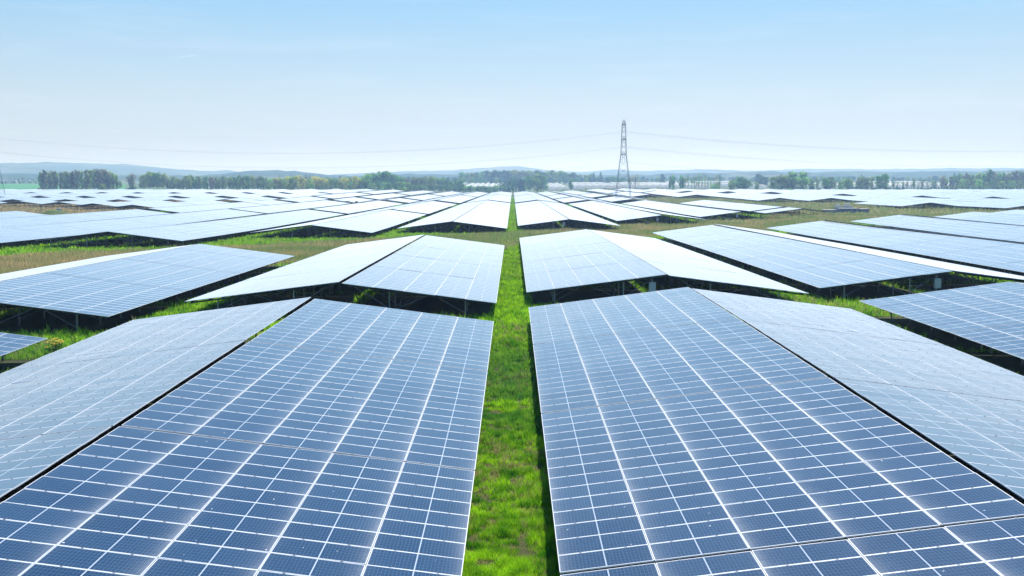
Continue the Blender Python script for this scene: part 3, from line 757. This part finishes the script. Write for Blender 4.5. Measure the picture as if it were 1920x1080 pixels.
belt('round', 868, 1108, 8.2, lambda f: 326 - 9 * math.sin(PI * min(1, f * .92 + .12)), 1860, [GRN, OLIV, DRK, GREY], 'tree on the wooded rise beyond the white tunnels', 'trees on the wooded rise', .9, 2.)
belt('round', 870, 1105, 10, 331, 1800, [GRN, OLIV, DRK], 'lower tree on the front of the wooded rise', 'lower trees on the wooded rise', .9, 2.)
tree('conifer', 855, 330, 1780, DRK, 'small dark conifer beside the far white tunnel', None, 1.6)
for u, v in ((1112, 322.5), (1126, 321.5)): tree('conifer', u, v, 1790, DRK, 'dark pointed conifer beside the wooded rise', 'pair of dark conifers', 1.8)
belt('round', 1104, 1165, 8, 331, 1810, [GRN, DRK], 'low dark tree between the conifers and the pylon', 'low trees behind the pylon', .9)
belt(['round', 'bare'], 1140, 1300, 12, 334, 1880, [OLIV, GREY, GRN], 'hazy tree in the far line behind the pylon', 'hazy line behind the pylon', .9, 2.)
tree('bare', 1190, 322, 1330, BRN, 'bare brown tree beside the pylon'); tree('bare', 1180, 327, 1345, BRN, 'smaller bare brown tree behind the pylon legs')
tree('poplar', 1070, 336, 1300, GRN, 'lone dark tree standing before the white tunnels', None, 1.9)
for u, v, w_, l in ((1098, 352, 1, 'small dark bush before the white tunnels'), (1055, 354, 1.2, 'low green bush in front of the brightest tunnels'), (1232, 350, 1.4, 'wide green bush beside the pylon'), (1212, 352, 1.2, 'green bush beside the bare brown tree')): tree('bush', u, v, 1290, GRN, l, None, w_)
tree('broad', 1241, 325.5, 1800, DRK, 'dark round tree beyond the pylon', None, .8); tree('loose', 1232, 331, 1780, OLIV, 'thin olive tree beside the dark round tree', None, 1.3)
for u, v in ((1255, 330), (1261, 327), (1275, 327), (1279, 331)): tree('poplar', u, v, 1180, GRN, 'dark slim poplar in the two pairs beyond the pylon', 'pairs of slim poplars', 1.1)
belt('sparse', 1284, 1350, 5.2, lambda f: 326 + 3 * math.sin(f * 11), 1170, [GRN, DRK, OLIV], 'thin sparse poplar in the open row of see-through trees', 'sparse open poplars', 1.2, 2.5)
tree('bush', 1338, 342, 1130, GRN, 'green bush at the end of the sparse poplars'); tree('loose', 1345, 339, 1140, OLIV, 'small olive tree beside the sparse poplars', None, 1.5)
for u, v, c in ((1370, 335, OLIV), (1385, 329.5, GRN), (1398, 334, GRN)): tree('broad', u, v, 1080, c, 'broad green tree in the domed pair after the sparse poplars', 'broad domed trees', 1.0)
tree('round', 1422, 325.5, 1500, DRK, 'small dark tree rising behind the domed pair'); tree('round', 1433, 331, 1500, DRK, 'dark low tree behind the large bright tree')
tree('loose', 1417, 340, 1090, FRESH, 'small pale green tree between the large trees', None, 2.)
for u, v, k, c, w_ in ((1450, 330, 'round', OLIV, 1.1), (1465, 325, 'round', OLIV, 1.1), (1483, 319.5, 'broad', FRESH, .9), (1502, 320, 'broad', FRESH, .9), (1478, 338, 'bush', DRK, 1.)): tree(k, u, v, 1080, c, 'tree in the largest bright yellow-green clump', 'largest bright clump', w_)
belt(['round', 'bare', 'loose'], 1522, 1640, 10, lambda f: 333 - 3 * math.sin(f * 9), 1110, [GRN, GREY, OLIV, FRESH], 'mixed green tree in the line after the largest bright clump', 'mixed line after the bright clump', .95, 3)
belt('bush', 1450, 1690, 14, 350, 1075, [GRN, DRK], 'low dark hedge bush along the far edge of the plant', 'hedge bushes along the far edge', 1.2, 2)
tree('conifer', 1612, 327, 1120, GRN, 'pointed green tree in the mixed line', None, 1.7)
for u, v in ((1645, 328), (1656, 324.5)): tree('round', u, v, 1080, GRN, 'tall dark green tree at the end of the mixed line', 'tall trees ending the mixed line', .8)
belt(['loose', 'poplar', 'bare'], 1672, 1760, 8, 337, 1330, [GREY, OLIV, GRN], 'small grey-green tree before the pale far tunnels', 'small trees before the pale tunnels', 1.3, 3)
belt('poplar', 1668, 1910, 5, 350, 1120, [DRK, GRN], 'low dark hedge tree in front of the pale far tunnels', 'low hedge before the pale tunnels', 1.8, 1.4)
belt(['poplar', 'loose'], 1765, 1925, 6.2, lambda f: 331 - 9 * min(1, f * 1.8) + 2 * math.sin(f * 20), 1290, [GREY, OLIV, GRN, BRN], 'grey-green tree in the tall loose belt above the pale tunnels', 'tall loose belt', 1.5, 3)
belt('round', 1800, 1925, 11, 336, 1240, [GRN, FRESH, OLIV], 'rounded green tree at the front of the tall loose belt', 'rounded trees before the loose belt', .9, 3)
tree('conifer', 1785, 323, 1700, DRK, 'dark spire conifer above the far fields', None, 1.5)
belt('round', -30, 90, 9, 339.5, 2000, [DRK, GRN], 'dark hedge tree along the top of the green field', 'hedge above the green field', 1.6, .8, 8)
belt('round', -40, 100, 9, 333, 2320, [DRK, GRN, GREY], 'hazy tree among the far village houses', 'trees in the far village', .9, 1.5)
belt('round', 1400, 1940, 9, 331, 2150, [GRN, DRK, OLIV], 'hazy tree in the far woods below the hills', 'far woods below the hills', 1.1, 2., 90)
belt('round', 1140, 1400, 9, 331.5, 2250, [GRN, DRK], 'faint blue tree in the far woods behind the pylon', 'far woods behind the pylon', 1.1, 1.5, 90)
belt('round', 600, 880, 10, 331, 2000, [GRN, DRK], 'faint blue tree in the far woods behind the domed clump', 'far woods behind the domed clump', 1.1, 2., 90)
belt('bush', 1132, 1252, 7, 352.5, 1292, [BRN, BRN, GREY], 'brownish hedge bush along the low tunnel block by the pylon', 'brown hedge by the pylon', 1.5, 1.)
print('trees', n_tree)

# ------------------------------------------------------------------ pylons and power lines
M_pyl = plain('pylon_steel', (.035, .085, .11), .6, .2, .15, .5)
M_ins = plain('insulator_glass', (.20, .22, .22), .3, 0, .1, 3)
M_wire = plain('conductor_wire', (.20, .22, .24), .5, .5, .1, .2)
LV = [(0, 9.3), (16, 6.3), (28.6, 3.35), (38, 2.75), (47.5, 2.2), (50.3, .25)]     # height, width of the body
ARMS = [(28.6, 7.2), (38, 8.6), (47.5, 6.2)]
def build_pylon():
    root = empty('electricity_pylon', (0, 0, 0), 'grey lattice electricity pylon standing whole above the white solar tables', 'pylon')
    wd = lambda z: float(np.interp(z, [a for a, _ in LV], [b_ for _, b_ in LV])) / 2
    hs = [0, 5.5, 11, 16, 20.5, 24.8, 28.6, 31.8, 35, 38, 41.2, 44.4, 47.5]
    for sx, sy in ((-1, -1), (1, -1), (1, 1), (-1, 1)):
        b = MB()
        for z0, z1 in zip(hs, hs[1:]): b.bar((sx * wd(z0), sy * wd(z0), z0), (sx * wd(z1), sy * wd(z1), z1), .105 if z0 < 28 else .085)
        link('leg', b.mesh('leg', [M_pyl]), root)
    b = MB()
    for z0, z1 in zip(hs, hs[1:]):
        for k in range(4):
            c = [(-1, -1), (1, -1), (1, 1), (-1, 1)]; a, d = c[k], c[(k + 1) % 4]
            p = lambda q, z: (q[0] * wd(z), q[1] * wd(z), z)
            rr = .042
            b.bar(p(a, z0), p(d, z1), rr); b.bar(p(d, z0), p(a, z1), rr)
            if z0 in (16, 28.6, 38) or z1 == 47.5:
                zz = z1 if z1 == 47.5 else z0; b.bar(p(a, zz), p(d, zz), .10)
    link('bracing', b.mesh('bracing', [M_pyl]), root)
    b = MB()
    for sx, sy in ((-1, -1), (1, -1), (1, 1), (-1, 1)):
        b.bar((sx * wd(47.5), sy * wd(47.5), 47.5), (sx * wd(49.3), sy * wd(49.3), 49.3), .12); b.bar((sx * wd(49.3), sy * wd(49.3), 49.3), (0, 0, 50.6), .12)
    link('peak', b.mesh('peak', [M_pyl]), root)
    for z, l in ARMS:
        for sy in (-1, 1):
            b = MB(); w0 = wd(z)
            for sx in (-1, 1):
                b.bar((sx * w0, sy * w0, z), (0, sy * l, z), .10); b.bar((sx * w0 * .9, sy * w0 * .9, z + 2.2), (0, sy * l, z), .08)
                for f in (.35, .65): b.bar((sx * w0 * (1 - f), sy * (w0 + (l - w0) * f), z), (sx * w0 * .9 * (1 - f), sy * (w0 * .9 + (l - w0 * .9) * f), z + 2.2 * (1 - f)), .05)
            b.bar((-w0 * .6, sy * (w0 + (l - w0) * .4), z), (w0 * .6, sy * (w0 + (l - w0) * .4), z), .05)
            arm = link('crossarm', b.mesh('crossarm', [M_pyl]), root)
            b = MB(); z1 = z - .2
            for k in range(14): b.bar((0, sy * l, z1), (0, sy * l, z1 - .14), .16, 0, 6, .10); z1 -= .30; b.bar((0, sy * l, z1 + .17), (0, sy * l, z1), .05)
            link('insulator_string', b.mesh('insulator_string', [M_ins]), arm)
    return root
PX, PY = 67.6, 678.
pyl = build_pylon(); pyl.location = (PX, PY, tz(PX, PY) - .1)
zt = toz(226, PY) - pyl.location.z; pyl.scale = (1, 1, zt / 50.6)
QX, QY = tox(-7, 640), 640.
p2 = copy_tree(pyl); p2.location = (QX, QY, tz(QX, QY) - .1); p2.rotation_euler.z = R(3)
p2['label'] = 'second lattice pylon at the edge of the view, only one leg showing'
p2.scale = (1, 1, (toz(239, QY) - p2.location.z) / 50.6)
EX, EY = PX + 366, 716.
def hang(root, z, l, sy):
    s = root.scale.z; a = root.rotation_euler.z
    return Vector(root.location) + Vector((-math.sin(a) * sy * l, math.cos(a) * sy * l, (z - 4.4) * s if z < 49 else z * s))
def wire(A, B, sag, bundle, label):
    b = MB(); n = 36
    offs = [(-.22, .22), (.22, .22), (-.22, -.22), (.22, -.22)] if bundle else [(0, 0)]
    for oy, oz in offs:
        prev = None
        for k in range(n + 1):
            f = k / n; p = A.lerp(B, f); p = Vector((p.x, p.y + oy, p.z + oz - 4 * sag * f * (1 - f)))
            if prev is not None: b.bar(prev, p, .010 if bundle else .014, 0, 3)
            prev = p
    tag(link('power_line', b.mesh('power_line', [M_wire])), label, 'power line', 'power lines of the pylon')
for lev, (z, l) in enumerate(ARMS):
    for sy in (-1, 1):
        nm = ('lowest', 'middle', 'topmost')[lev]; nf = 'front' if sy < 0 else 'rear'
        A = hang(pyl, z, l, sy)
        wire(A, hang(p2, z, l, sy), 11., True, '%s %s conductor sagging from the pylon towards the second pylon' % (nm, nf))
        wire(A, A + Vector((EX - PX, EY - PY, -6.5)), 8.0, True, '%s %s conductor sagging from the pylon over the domed trees' % (nm, nf))
A = hang(pyl, 50.6, 0, 1)
wire(A, hang(p2, 50.6, 0, 1), 8.5, False, 'thin earth wire from the pylon peak towards the second pylon')
wire(A, A + Vector((EX - PX, EY - PY, -6.5)), 6.0, False, 'thin earth wire from the pylon peak over the domed trees')

# ------------------------------------------------------------------ polytunnels, houses, station
M_poly = NT('polythene'); _p = M_poly.n('BsdfPrincipled', i_Roughness=.45)
_n = M_poly.noise(M_poly.n('TexCoord').outputs['Object'], .15, 4)
M_poly.set(_p, 'Base Color', M_poly.mix(_n, (.80, .81, .80, 1), (.90, .90, .89, 1))); _p.inputs['Subsurface Weight'].default_value = 0
_tr = M_poly.n('BsdfTranslucent'); _tr.inputs['Color'].default_value = (.85, .86, .85, 1)
_ms = M_poly.n('MixShader'); M_poly.set(_ms, '0', .55); M_poly.set(_ms, '1', _p.outputs[0]); M_poly.set(_ms, '2', _tr.outputs[0]); M_poly = M_poly.fin(_ms.outputs[0])
_t = NT('polythene_end'); _d = _t.n('BsdfDiffuse'); _d.inputs[0].default_value = (.85, .86, .85, 1); _r = _t.n('BsdfTranslucent'); _r.inputs[0].default_value = (.92, .93, .92, 1)
_m = _t.n('MixShader'); _t.set(_m, '0', .85); _t.set(_m, '1', _d.outputs[0]); _t.set(_m, '2', _r.outputs[0]); M_endw = _t.fin(_m.outputs[0])
def polytunnel(u0, u1, Y, depth, label, bay=8.5, h=4.6):
    x0, x1 = tox(u0, Y), tox(u1, Y); n = max(1, round((x1 - x0) / bay)); bay = (x1 - x0) / n; xc = (x0 + x1) / 2
    root = empty('polytunnel', (xc, Y, tz(xc, Y)), label, 'polytunnel', 'white polytunnels beyond the plant')
    z0 = tz(xc, Y); b = MB(); e = MB(); S = 8; ny = 6
    for k in range(n):
        xb = x0 + k * bay - xc
        prof = [(xb + bay * (.5 - .5 * math.cos(PI * q / S)), 1.6 + (h - 1.6) * math.sin(PI * q / S)) for q in range(S + 1)]
        for yy in range(ny):
            ya, yb = depth * yy / ny, depth * (yy + 1) / ny; za, zb = tz(xc, Y + ya) - z0, tz(xc, Y + yb) - z0
            b.add([(x, ya, z + za) for x, z in prof] + [(x, yb, z + zb) for x, z in prof], [(q, q + 1, S + 2 + q, S + 1 + q) for q in range(S)])
        e.add([(prof[0][0], 0, -.3)] + [(x, .02, z) for x, z in prof] + [(prof[-1][0], 0, -.3)], [tuple(range(S + 3))])
        if k in (0, n - 1):
            xx = x0 + (0 if k == 0 else n) * bay - xc; zb = tz(xc, Y + depth) - z0
            b.add([(xx, 0, -.3), (xx, depth, zb - .3), (xx, depth, zb + 1.6), (xx, 0, 1.6)], [(0, 1, 2, 3)])
    link('cover', b.mesh('cover', [M_poly], True), root); link('end_wall', e.mesh('end_wall', [M_endw]), root)
for a in ((1029, 1067, 1390, 330, 'brightest polytunnel block, beside the tall green trees at the aisle end'), (1077, 1150, 1540, 230, 'polytunnel block behind the small dark bush'),
          (1079, 1172, 1375, 120, 'long low polytunnel block reaching the pylon'), (1178, 1256, 1400, 150, 'polytunnel block behind the bare brown tree'), (1156, 1250, 1590, 140, 'far thin polytunnel block behind the pylon'),
          (869, 936, 1500, 260, 'polytunnel block above the young poplar row'), (850, 868, 1540, 120, 'small far polytunnel beside the dark conifer'), (1260, 1332, 1420, 250, 'polytunnel block behind the sparse poplars'),
          (1402, 1436, 1400, 200, 'polytunnel showing between the large trees'), (1560, 1602, 1400, 250, 'polytunnel block showing through the mixed line'), (1664, 1732, 1400, 250, 'pale polytunnel block past the tall dark trees'),
          (1736, 1798, 1420, 200, 'pale polytunnel block under the loose belt'), (1802, 1872, 1420, 150, 'polytunnel block almost hidden by the loose belt'), (1655, 1740, 1960, 160, 'far pale polytunnel strip below the hills'), (1270, 1400, 2000, 160, 'far faint polytunnel strip behind the domed pair')):
    polytunnel(*a)
M_wall = plain('rendered_wall', (.72, .69, .64), .85, 0, .08, .3); M_roof = plain('slate_roof', (.20, .19, .19), .7, 0, .15, .4); M_win = plain('window_glass', (.04, .05, .06), .15)
for k, (u, Y, wd_, dp, h, lab) in enumerate(((4, 2230, 12, 8, 5.2, 'white house at the very edge of the far village'), (14, 2260, 30, 10, 4.6, 'long white low house in the far village'), (24, 2250, 20, 9, 4.2, 'pale house at the end of the long white one'),
                                     (53, 2240, 14, 8, 5.6, 'white house standing alone nearest the poplars'), (19, 2420, 10, 8, 5.5, 'small pale house higher up in the far village'), (36, 2400, 12, 8, 5.5, 'pale gabled house between the village trees'))):
    x = tox(u, Y); g = tz(x, Y) - .2
    root = empty('village_house', (x, Y, g), lab, 'house', 'houses of the far village')
    b = MB(); b.add([(-wd_ / 2, 0, 0), (wd_ / 2, 0, 0), (wd_ / 2, dp, 0), (-wd_ / 2, dp, 0), (-wd_ / 2, 0, h), (wd_ / 2, 0, h), (wd_ / 2, dp, h), (-wd_ / 2, dp, h), (-wd_ / 2, dp / 2, h + 3), (wd_ / 2, dp / 2, h + 3)],
                    [(0, 1, 5, 4), (1, 2, 6, 9, 5), (2, 3, 7, 6), (3, 0, 4, 8, 7)])
    link('wall', b.mesh('wall', [M_wall]), root)
    b = MB(); b.add([(-wd_ / 2 - .3, -.4, h - .25), (wd_ / 2 + .3, -.4, h - .25), (wd_ / 2 + .3, dp / 2, h + 3.1), (-wd_ / 2 - .3, dp / 2, h + 3.1), (-wd_ / 2 - .3, dp + .4, h - .25), (wd_ / 2 + .3, dp + .4, h - .25)], [(0, 1, 2, 3), (3, 2, 5, 4)])
    b.box((wd_ * .3, dp / 2, h + 3.5), (.9, .9, 1.6)); link('roof', b.mesh('roof', [M_roof]), root)
    for q in range(max(2, int(wd_ / 4))):
        b = MB(); b.box((-wd_ / 2 + 2 + q * (wd_ - 4) / max(1, int(wd_ / 4) - 1), -.02, h * .55), (1.2, .06, 1.3)); link('window', b.mesh('window', [M_win]), root)

# inverter station beyond the dry grass
M_ctr = plain('container_grey_blue', (.16, .24, .28), .55, .1, .12, .8); M_ctb = plain('container_dark_blue', (.07, .13, .20), .55, .1, .12, .8)
M_eq = plain('transformer_grey', (.38, .42, .46), .5, .2, .1, 1.); M_pale = plain('pale_roof_sheet', (.72, .66, .62), .7, 0, .08, .5)
SX, SY = tox(1590, 376), 376.
def container(name, x, y, L, Wd, H, mat, label, rust=None, doors=2):
    root = empty(name, (x, y, tz(x, y) - .05), label, 'container')
    b = MB(); n = int(L / .28); pts = []
    for k in range(n + 1):
        xx = -L / 2 + L * k / n; pts.append((xx, -Wd / 2 + (.05 if k % 2 else 0)))
    V = [(px, py, .15) for px, py in pts] + [(px, py, H) for px, py in pts]
    b.add(V, [(k, k + 1, n + 2 + k, n + 1 + k) for k in range(n)])
    b.box((0, .03, H / 2 + .075), (L, Wd - .06, H - .15)); link('shell', b.mesh('shell', [mat]), root)
    b = MB()
    for sx in (-1, 1):
        for sy in (-1, 1): b.box((sx * (L / 2 - .02), sy * (Wd / 2 - .02), H / 2), (.16, .16, H + .04))
    for zz in (.08, H): b.box((0, -Wd / 2 - .02, zz), (L - .3, .12, .14))
    link('frame', b.mesh('frame', [mat]), root)
    b = MB(); b.box((0, 0, H + .09), (L + .05, Wd + .1, .06)); link('roof', b.mesh('roof', [M_pale]), root)
    for k in range(doors):
        b = MB(); b.box((-L / 2 + L * (k + .7) / (doors + .4), -Wd / 2 - .04, H * .48), (1.1, .05, H * .72)); b.box((-L / 2 + L * (k + .7) / (doors + .4) + .4, -Wd / 2 - .08, H * .48), (.04, .05, .5))
        link('door', b.mesh('door', [M_ctb if mat is M_ctr else M_ctr]), root)
container('switchgear_container', SX - .2, SY, 6.6, 2.6, 1.75, M_ctr, 'blue-grey steel container in the middle of the station by the gravel track', None, 3)
container('control_container', SX + 4.9, SY - .2, 3.0, 2.6, 1.55, M_ctb, 'short dark blue container at the track end of the station', None, 1)
container('battery_container', SX - 6.2, SY + .8, 4.4, 2.4, 1.2, M_ctb, 'low dark container at the pylon end of the station', None, 2)
def transformer(x, y, wd_, h, label):
    z = tz(x, y)
    root = empty('transformer', (x, y, z), label, 'transformer')
    b = MB(); b.box((0, 0, h * .45), (wd_, 1.4, h * .9)); b.box((0, 0, h * .93), (wd_ + .15, 1.55, .1)); link('tank', b.mesh('tank', [M_eq]), root)
    for sx in (-1, 1):
        b = MB()
        for k in range(7): b.box((sx * (wd_ / 2 + .05 + .07 * k + .02), 0, h * .45), (.03, 1.2, h * .6))
        b.box((sx * (wd_ / 2 + .27), 0, h * .76), (.55, .12, .10)); link('radiator', b.mesh('radiator', [M_eq]), root)
    for k in (-1, 0, 1):
        b = MB()
        for q in range(5): b.bar((k * wd_ * .28, 0, h + q * .12), (k * wd_ * .28, 0, h + q * .12 + .11), .13, 0, 8, .07)
        link('bushing', b.mesh('bushing', [M_pale]), root)
    b = MB(); b.bar((-wd_ * .35, .55, h + .35), (wd_ * .35, .55, h + .35), .2, 0, 10); link('conservator', b.mesh('conservator', [M_eq]), root)
transformer(SX - 2.6, SY + 3.2, 1.8, 2.5, 'grey transformer with bushings behind the blue-grey container, pylon end')
transformer(SX + .6, SY + 3.4, 2.6, 2.7, 'larger grey transformer behind the middle of the blue-grey container')
root = empty('pole_light', (SX - 4.2, SY + 2.2, tz(SX - 4.2, SY)), 'thin grey post with a small camera head behind the station', 'post')
b = MB(); b.bar((0, 0, -.2), (0, 0, 3.6), .07, 0, 8); link('mast', b.mesh('mast', [M_eq]), root)
b = MB(); b.box((0, -.15, 3.65), (.25, .45, .2)); link('head', b.mesh('head', [M_eq]), root)
# small grey cabinet on the rough grass near the green mound
def cabinet(u, v, Y, label):
    x = tox(u, Y); root = empty('junction_cabinet', (x, Y, tz(x, Y)), label, 'cabinet')
    b = MB(); b.box((0, 0, 1.0), (1.3, .7, 1.8)); b.box((0, 0, .06), (1.4, .8, .14)); b.box((0, -.02, 1.94), (1.45, .85, .09)); link('body', b.mesh('body', [M_box]), root)
    b = MB(); b.box((-.32, -.37, 1.0), (.58, .04, 1.6)); link('door', b.mesh('door', [M_box]), root); b = MB(); b.box((.32, -.37, 1.0), (.58, .04, 1.6)); link('door', b.mesh('door', [M_box]), root)
cabinet(112, 396, 372, 'grey two-door cabinet on the rough grass beside the green mound')
# green mound
Xm = tox(84, 345); rr_ = np.linspace(0, 1, 10); aa_ = np.linspace(0, 2 * PI, 33)[:-1]
A_, R_ = np.meshgrid(aa_, rr_); mxx = Xm + 9 * R_ * np.cos(A_); myy = 352 + 6 * R_ * np.sin(A_)
mz = terrain(mxx, myy) - .1 + 2.0 * (1 - sst(R_, 0, 1)) * (1 + .25 * np.sin(A_ * 3 + R_ * 5) * R_)
i, j = np.meshgrid(np.arange(32), np.arange(9)); F = np.c_[(j * 32 + i).ravel(), (j * 32 + (i + 1) % 32).ravel(), ((j + 1) * 32 + (i + 1) % 32).ravel(), ((j + 1) * 32 + i).ravel()]
o = link('grassy_mound', np_mesh('grassy_mound', np.c_[mxx.ravel(), myy.ravel(), mz.ravel()], F, plain('mound_turf', (.10, .16, .04), .9, 0, .5, .5, .2), None, True)); tag(o, 'grass-covered earth mound beside the grey cabinet', 'mound')
# work equipment in a gap of the far tables
x = tox(645, 531); root = empty('site_cabin', (x, 534, tz(x, 534)), 'white site cabin in a dark gap among the far tables', 'cabin')
b = MB(); b.box((0, 0, 1.0), (4.6, 2.2, 1.9)); b.box((0, 0, .0), (4.2, 2., .3)); link('shell', b.mesh('shell', [M_pale]), root)
b = MB(); b.box((0, 0, 2.02), (4.8, 2.4, .12)); link('roof', b.mesh('roof', [M_eq]), root); b = MB(); b.box((1.2, -1.12, 1.0), (.9, .05, 1.7)); link('door', b.mesh('door', [M_ctr]), root)
M_or = plain('orange_paint', (.62, .16, .05), .5, 0, .1, 1); M_tyre = plain('tyre_rubber', (.02, .02, .02), .8)
x = tox(663, 531); root = empty('work_truck', (x, 534, tz(x, 534)), 'small orange work truck beside the white site cabin', 'truck')
b = MB(); b.box((1.2, 0, 1.25), (1.3, 1.7, 1.4)); b.box((1.2, 0, 1.98), (1.1, 1.6, .12)); link('cab', b.mesh('cab', [M_or]), root)
b = MB(); b.box((-.6, 0, .75), (2.3, 1.8, .25)); b.box((-.6, -.88, 1.05), (2.3, .06, .4)); b.box((-.6, .88, 1.05), (2.3, .06, .4)); b.box((-1.73, 0, 1.05), (.06, 1.7, .4)); link('bed', b.mesh('bed', [M_or]), root)
b = MB(); b.box((1.2, -.87, 1.55), (.8, .03, .45)); link('window', b.mesh('window', [M_win]), root)
for wx in (-1.1, 1.2):
    for wy in (-.8, .8):
        b = MB(); b.bar((wx, wy - .13, .38), (wx, wy + .13, .38), .38, 0, 14); link('wheel', b.mesh('wheel', [M_tyre]), root)

# contrail, far above and outside the haze
t = NT('contrail_vapour'); d = t.n('BsdfTranslucent'); d.inputs[0].default_value = (.95, .95, .95, 1); tr = t.n('BsdfTransparent'); g = t.n('MixShader'); t.set(g, '0', .055); t.set(g, '1', tr.outputs[0]); t.set(g, '2', d.outputs[0]); M_con = t.fin(g.outputs[0])
b = MB(); A = Vector((tox(336, 20000), 20000, toz(114, 20000))); B = Vector((tox(396, 20000), 20000, toz(105, 20000)))
for k in range(8):
    f0, f1 = k / 8, (k + 1) / 8; b.bar(A.lerp(B, f0), A.lerp(B, f1), 1 + 9 * math.sin(PI * (.15 + .8 * f0)) ** 2, 0, 6, 1 + 9 * math.sin(PI * (.15 + .8 * f1)) ** 2)
tag(link('contrail', b.mesh('contrail', [M_con])), 'short thin white contrail high in the blue sky', 'contrail')

# ------------------------------------------------------------------ air
b = MB(); b.box((0, 3700, (106 - 24) / 2), (12800, 8700, 106 + 24))
t = NT('haze_air'); v = t.n('VolumePrincipled'); v.inputs['Color'].default_value = (.42, .65, 1.0, 1); v.inputs['Absorption Color'].default_value = (1, 1, 1, 1); v.inputs['Density'].default_value = 2.1e-4; v.inputs['Anisotropy'].default_value = .5
t.t.links.new(v.outputs[0], t.out.inputs['Volume'])
hz = link('haze', b.mesh('haze', [t.m])); tag(hz, 'pale blue haze over the whole plain', 'haze', None, 'stuff')
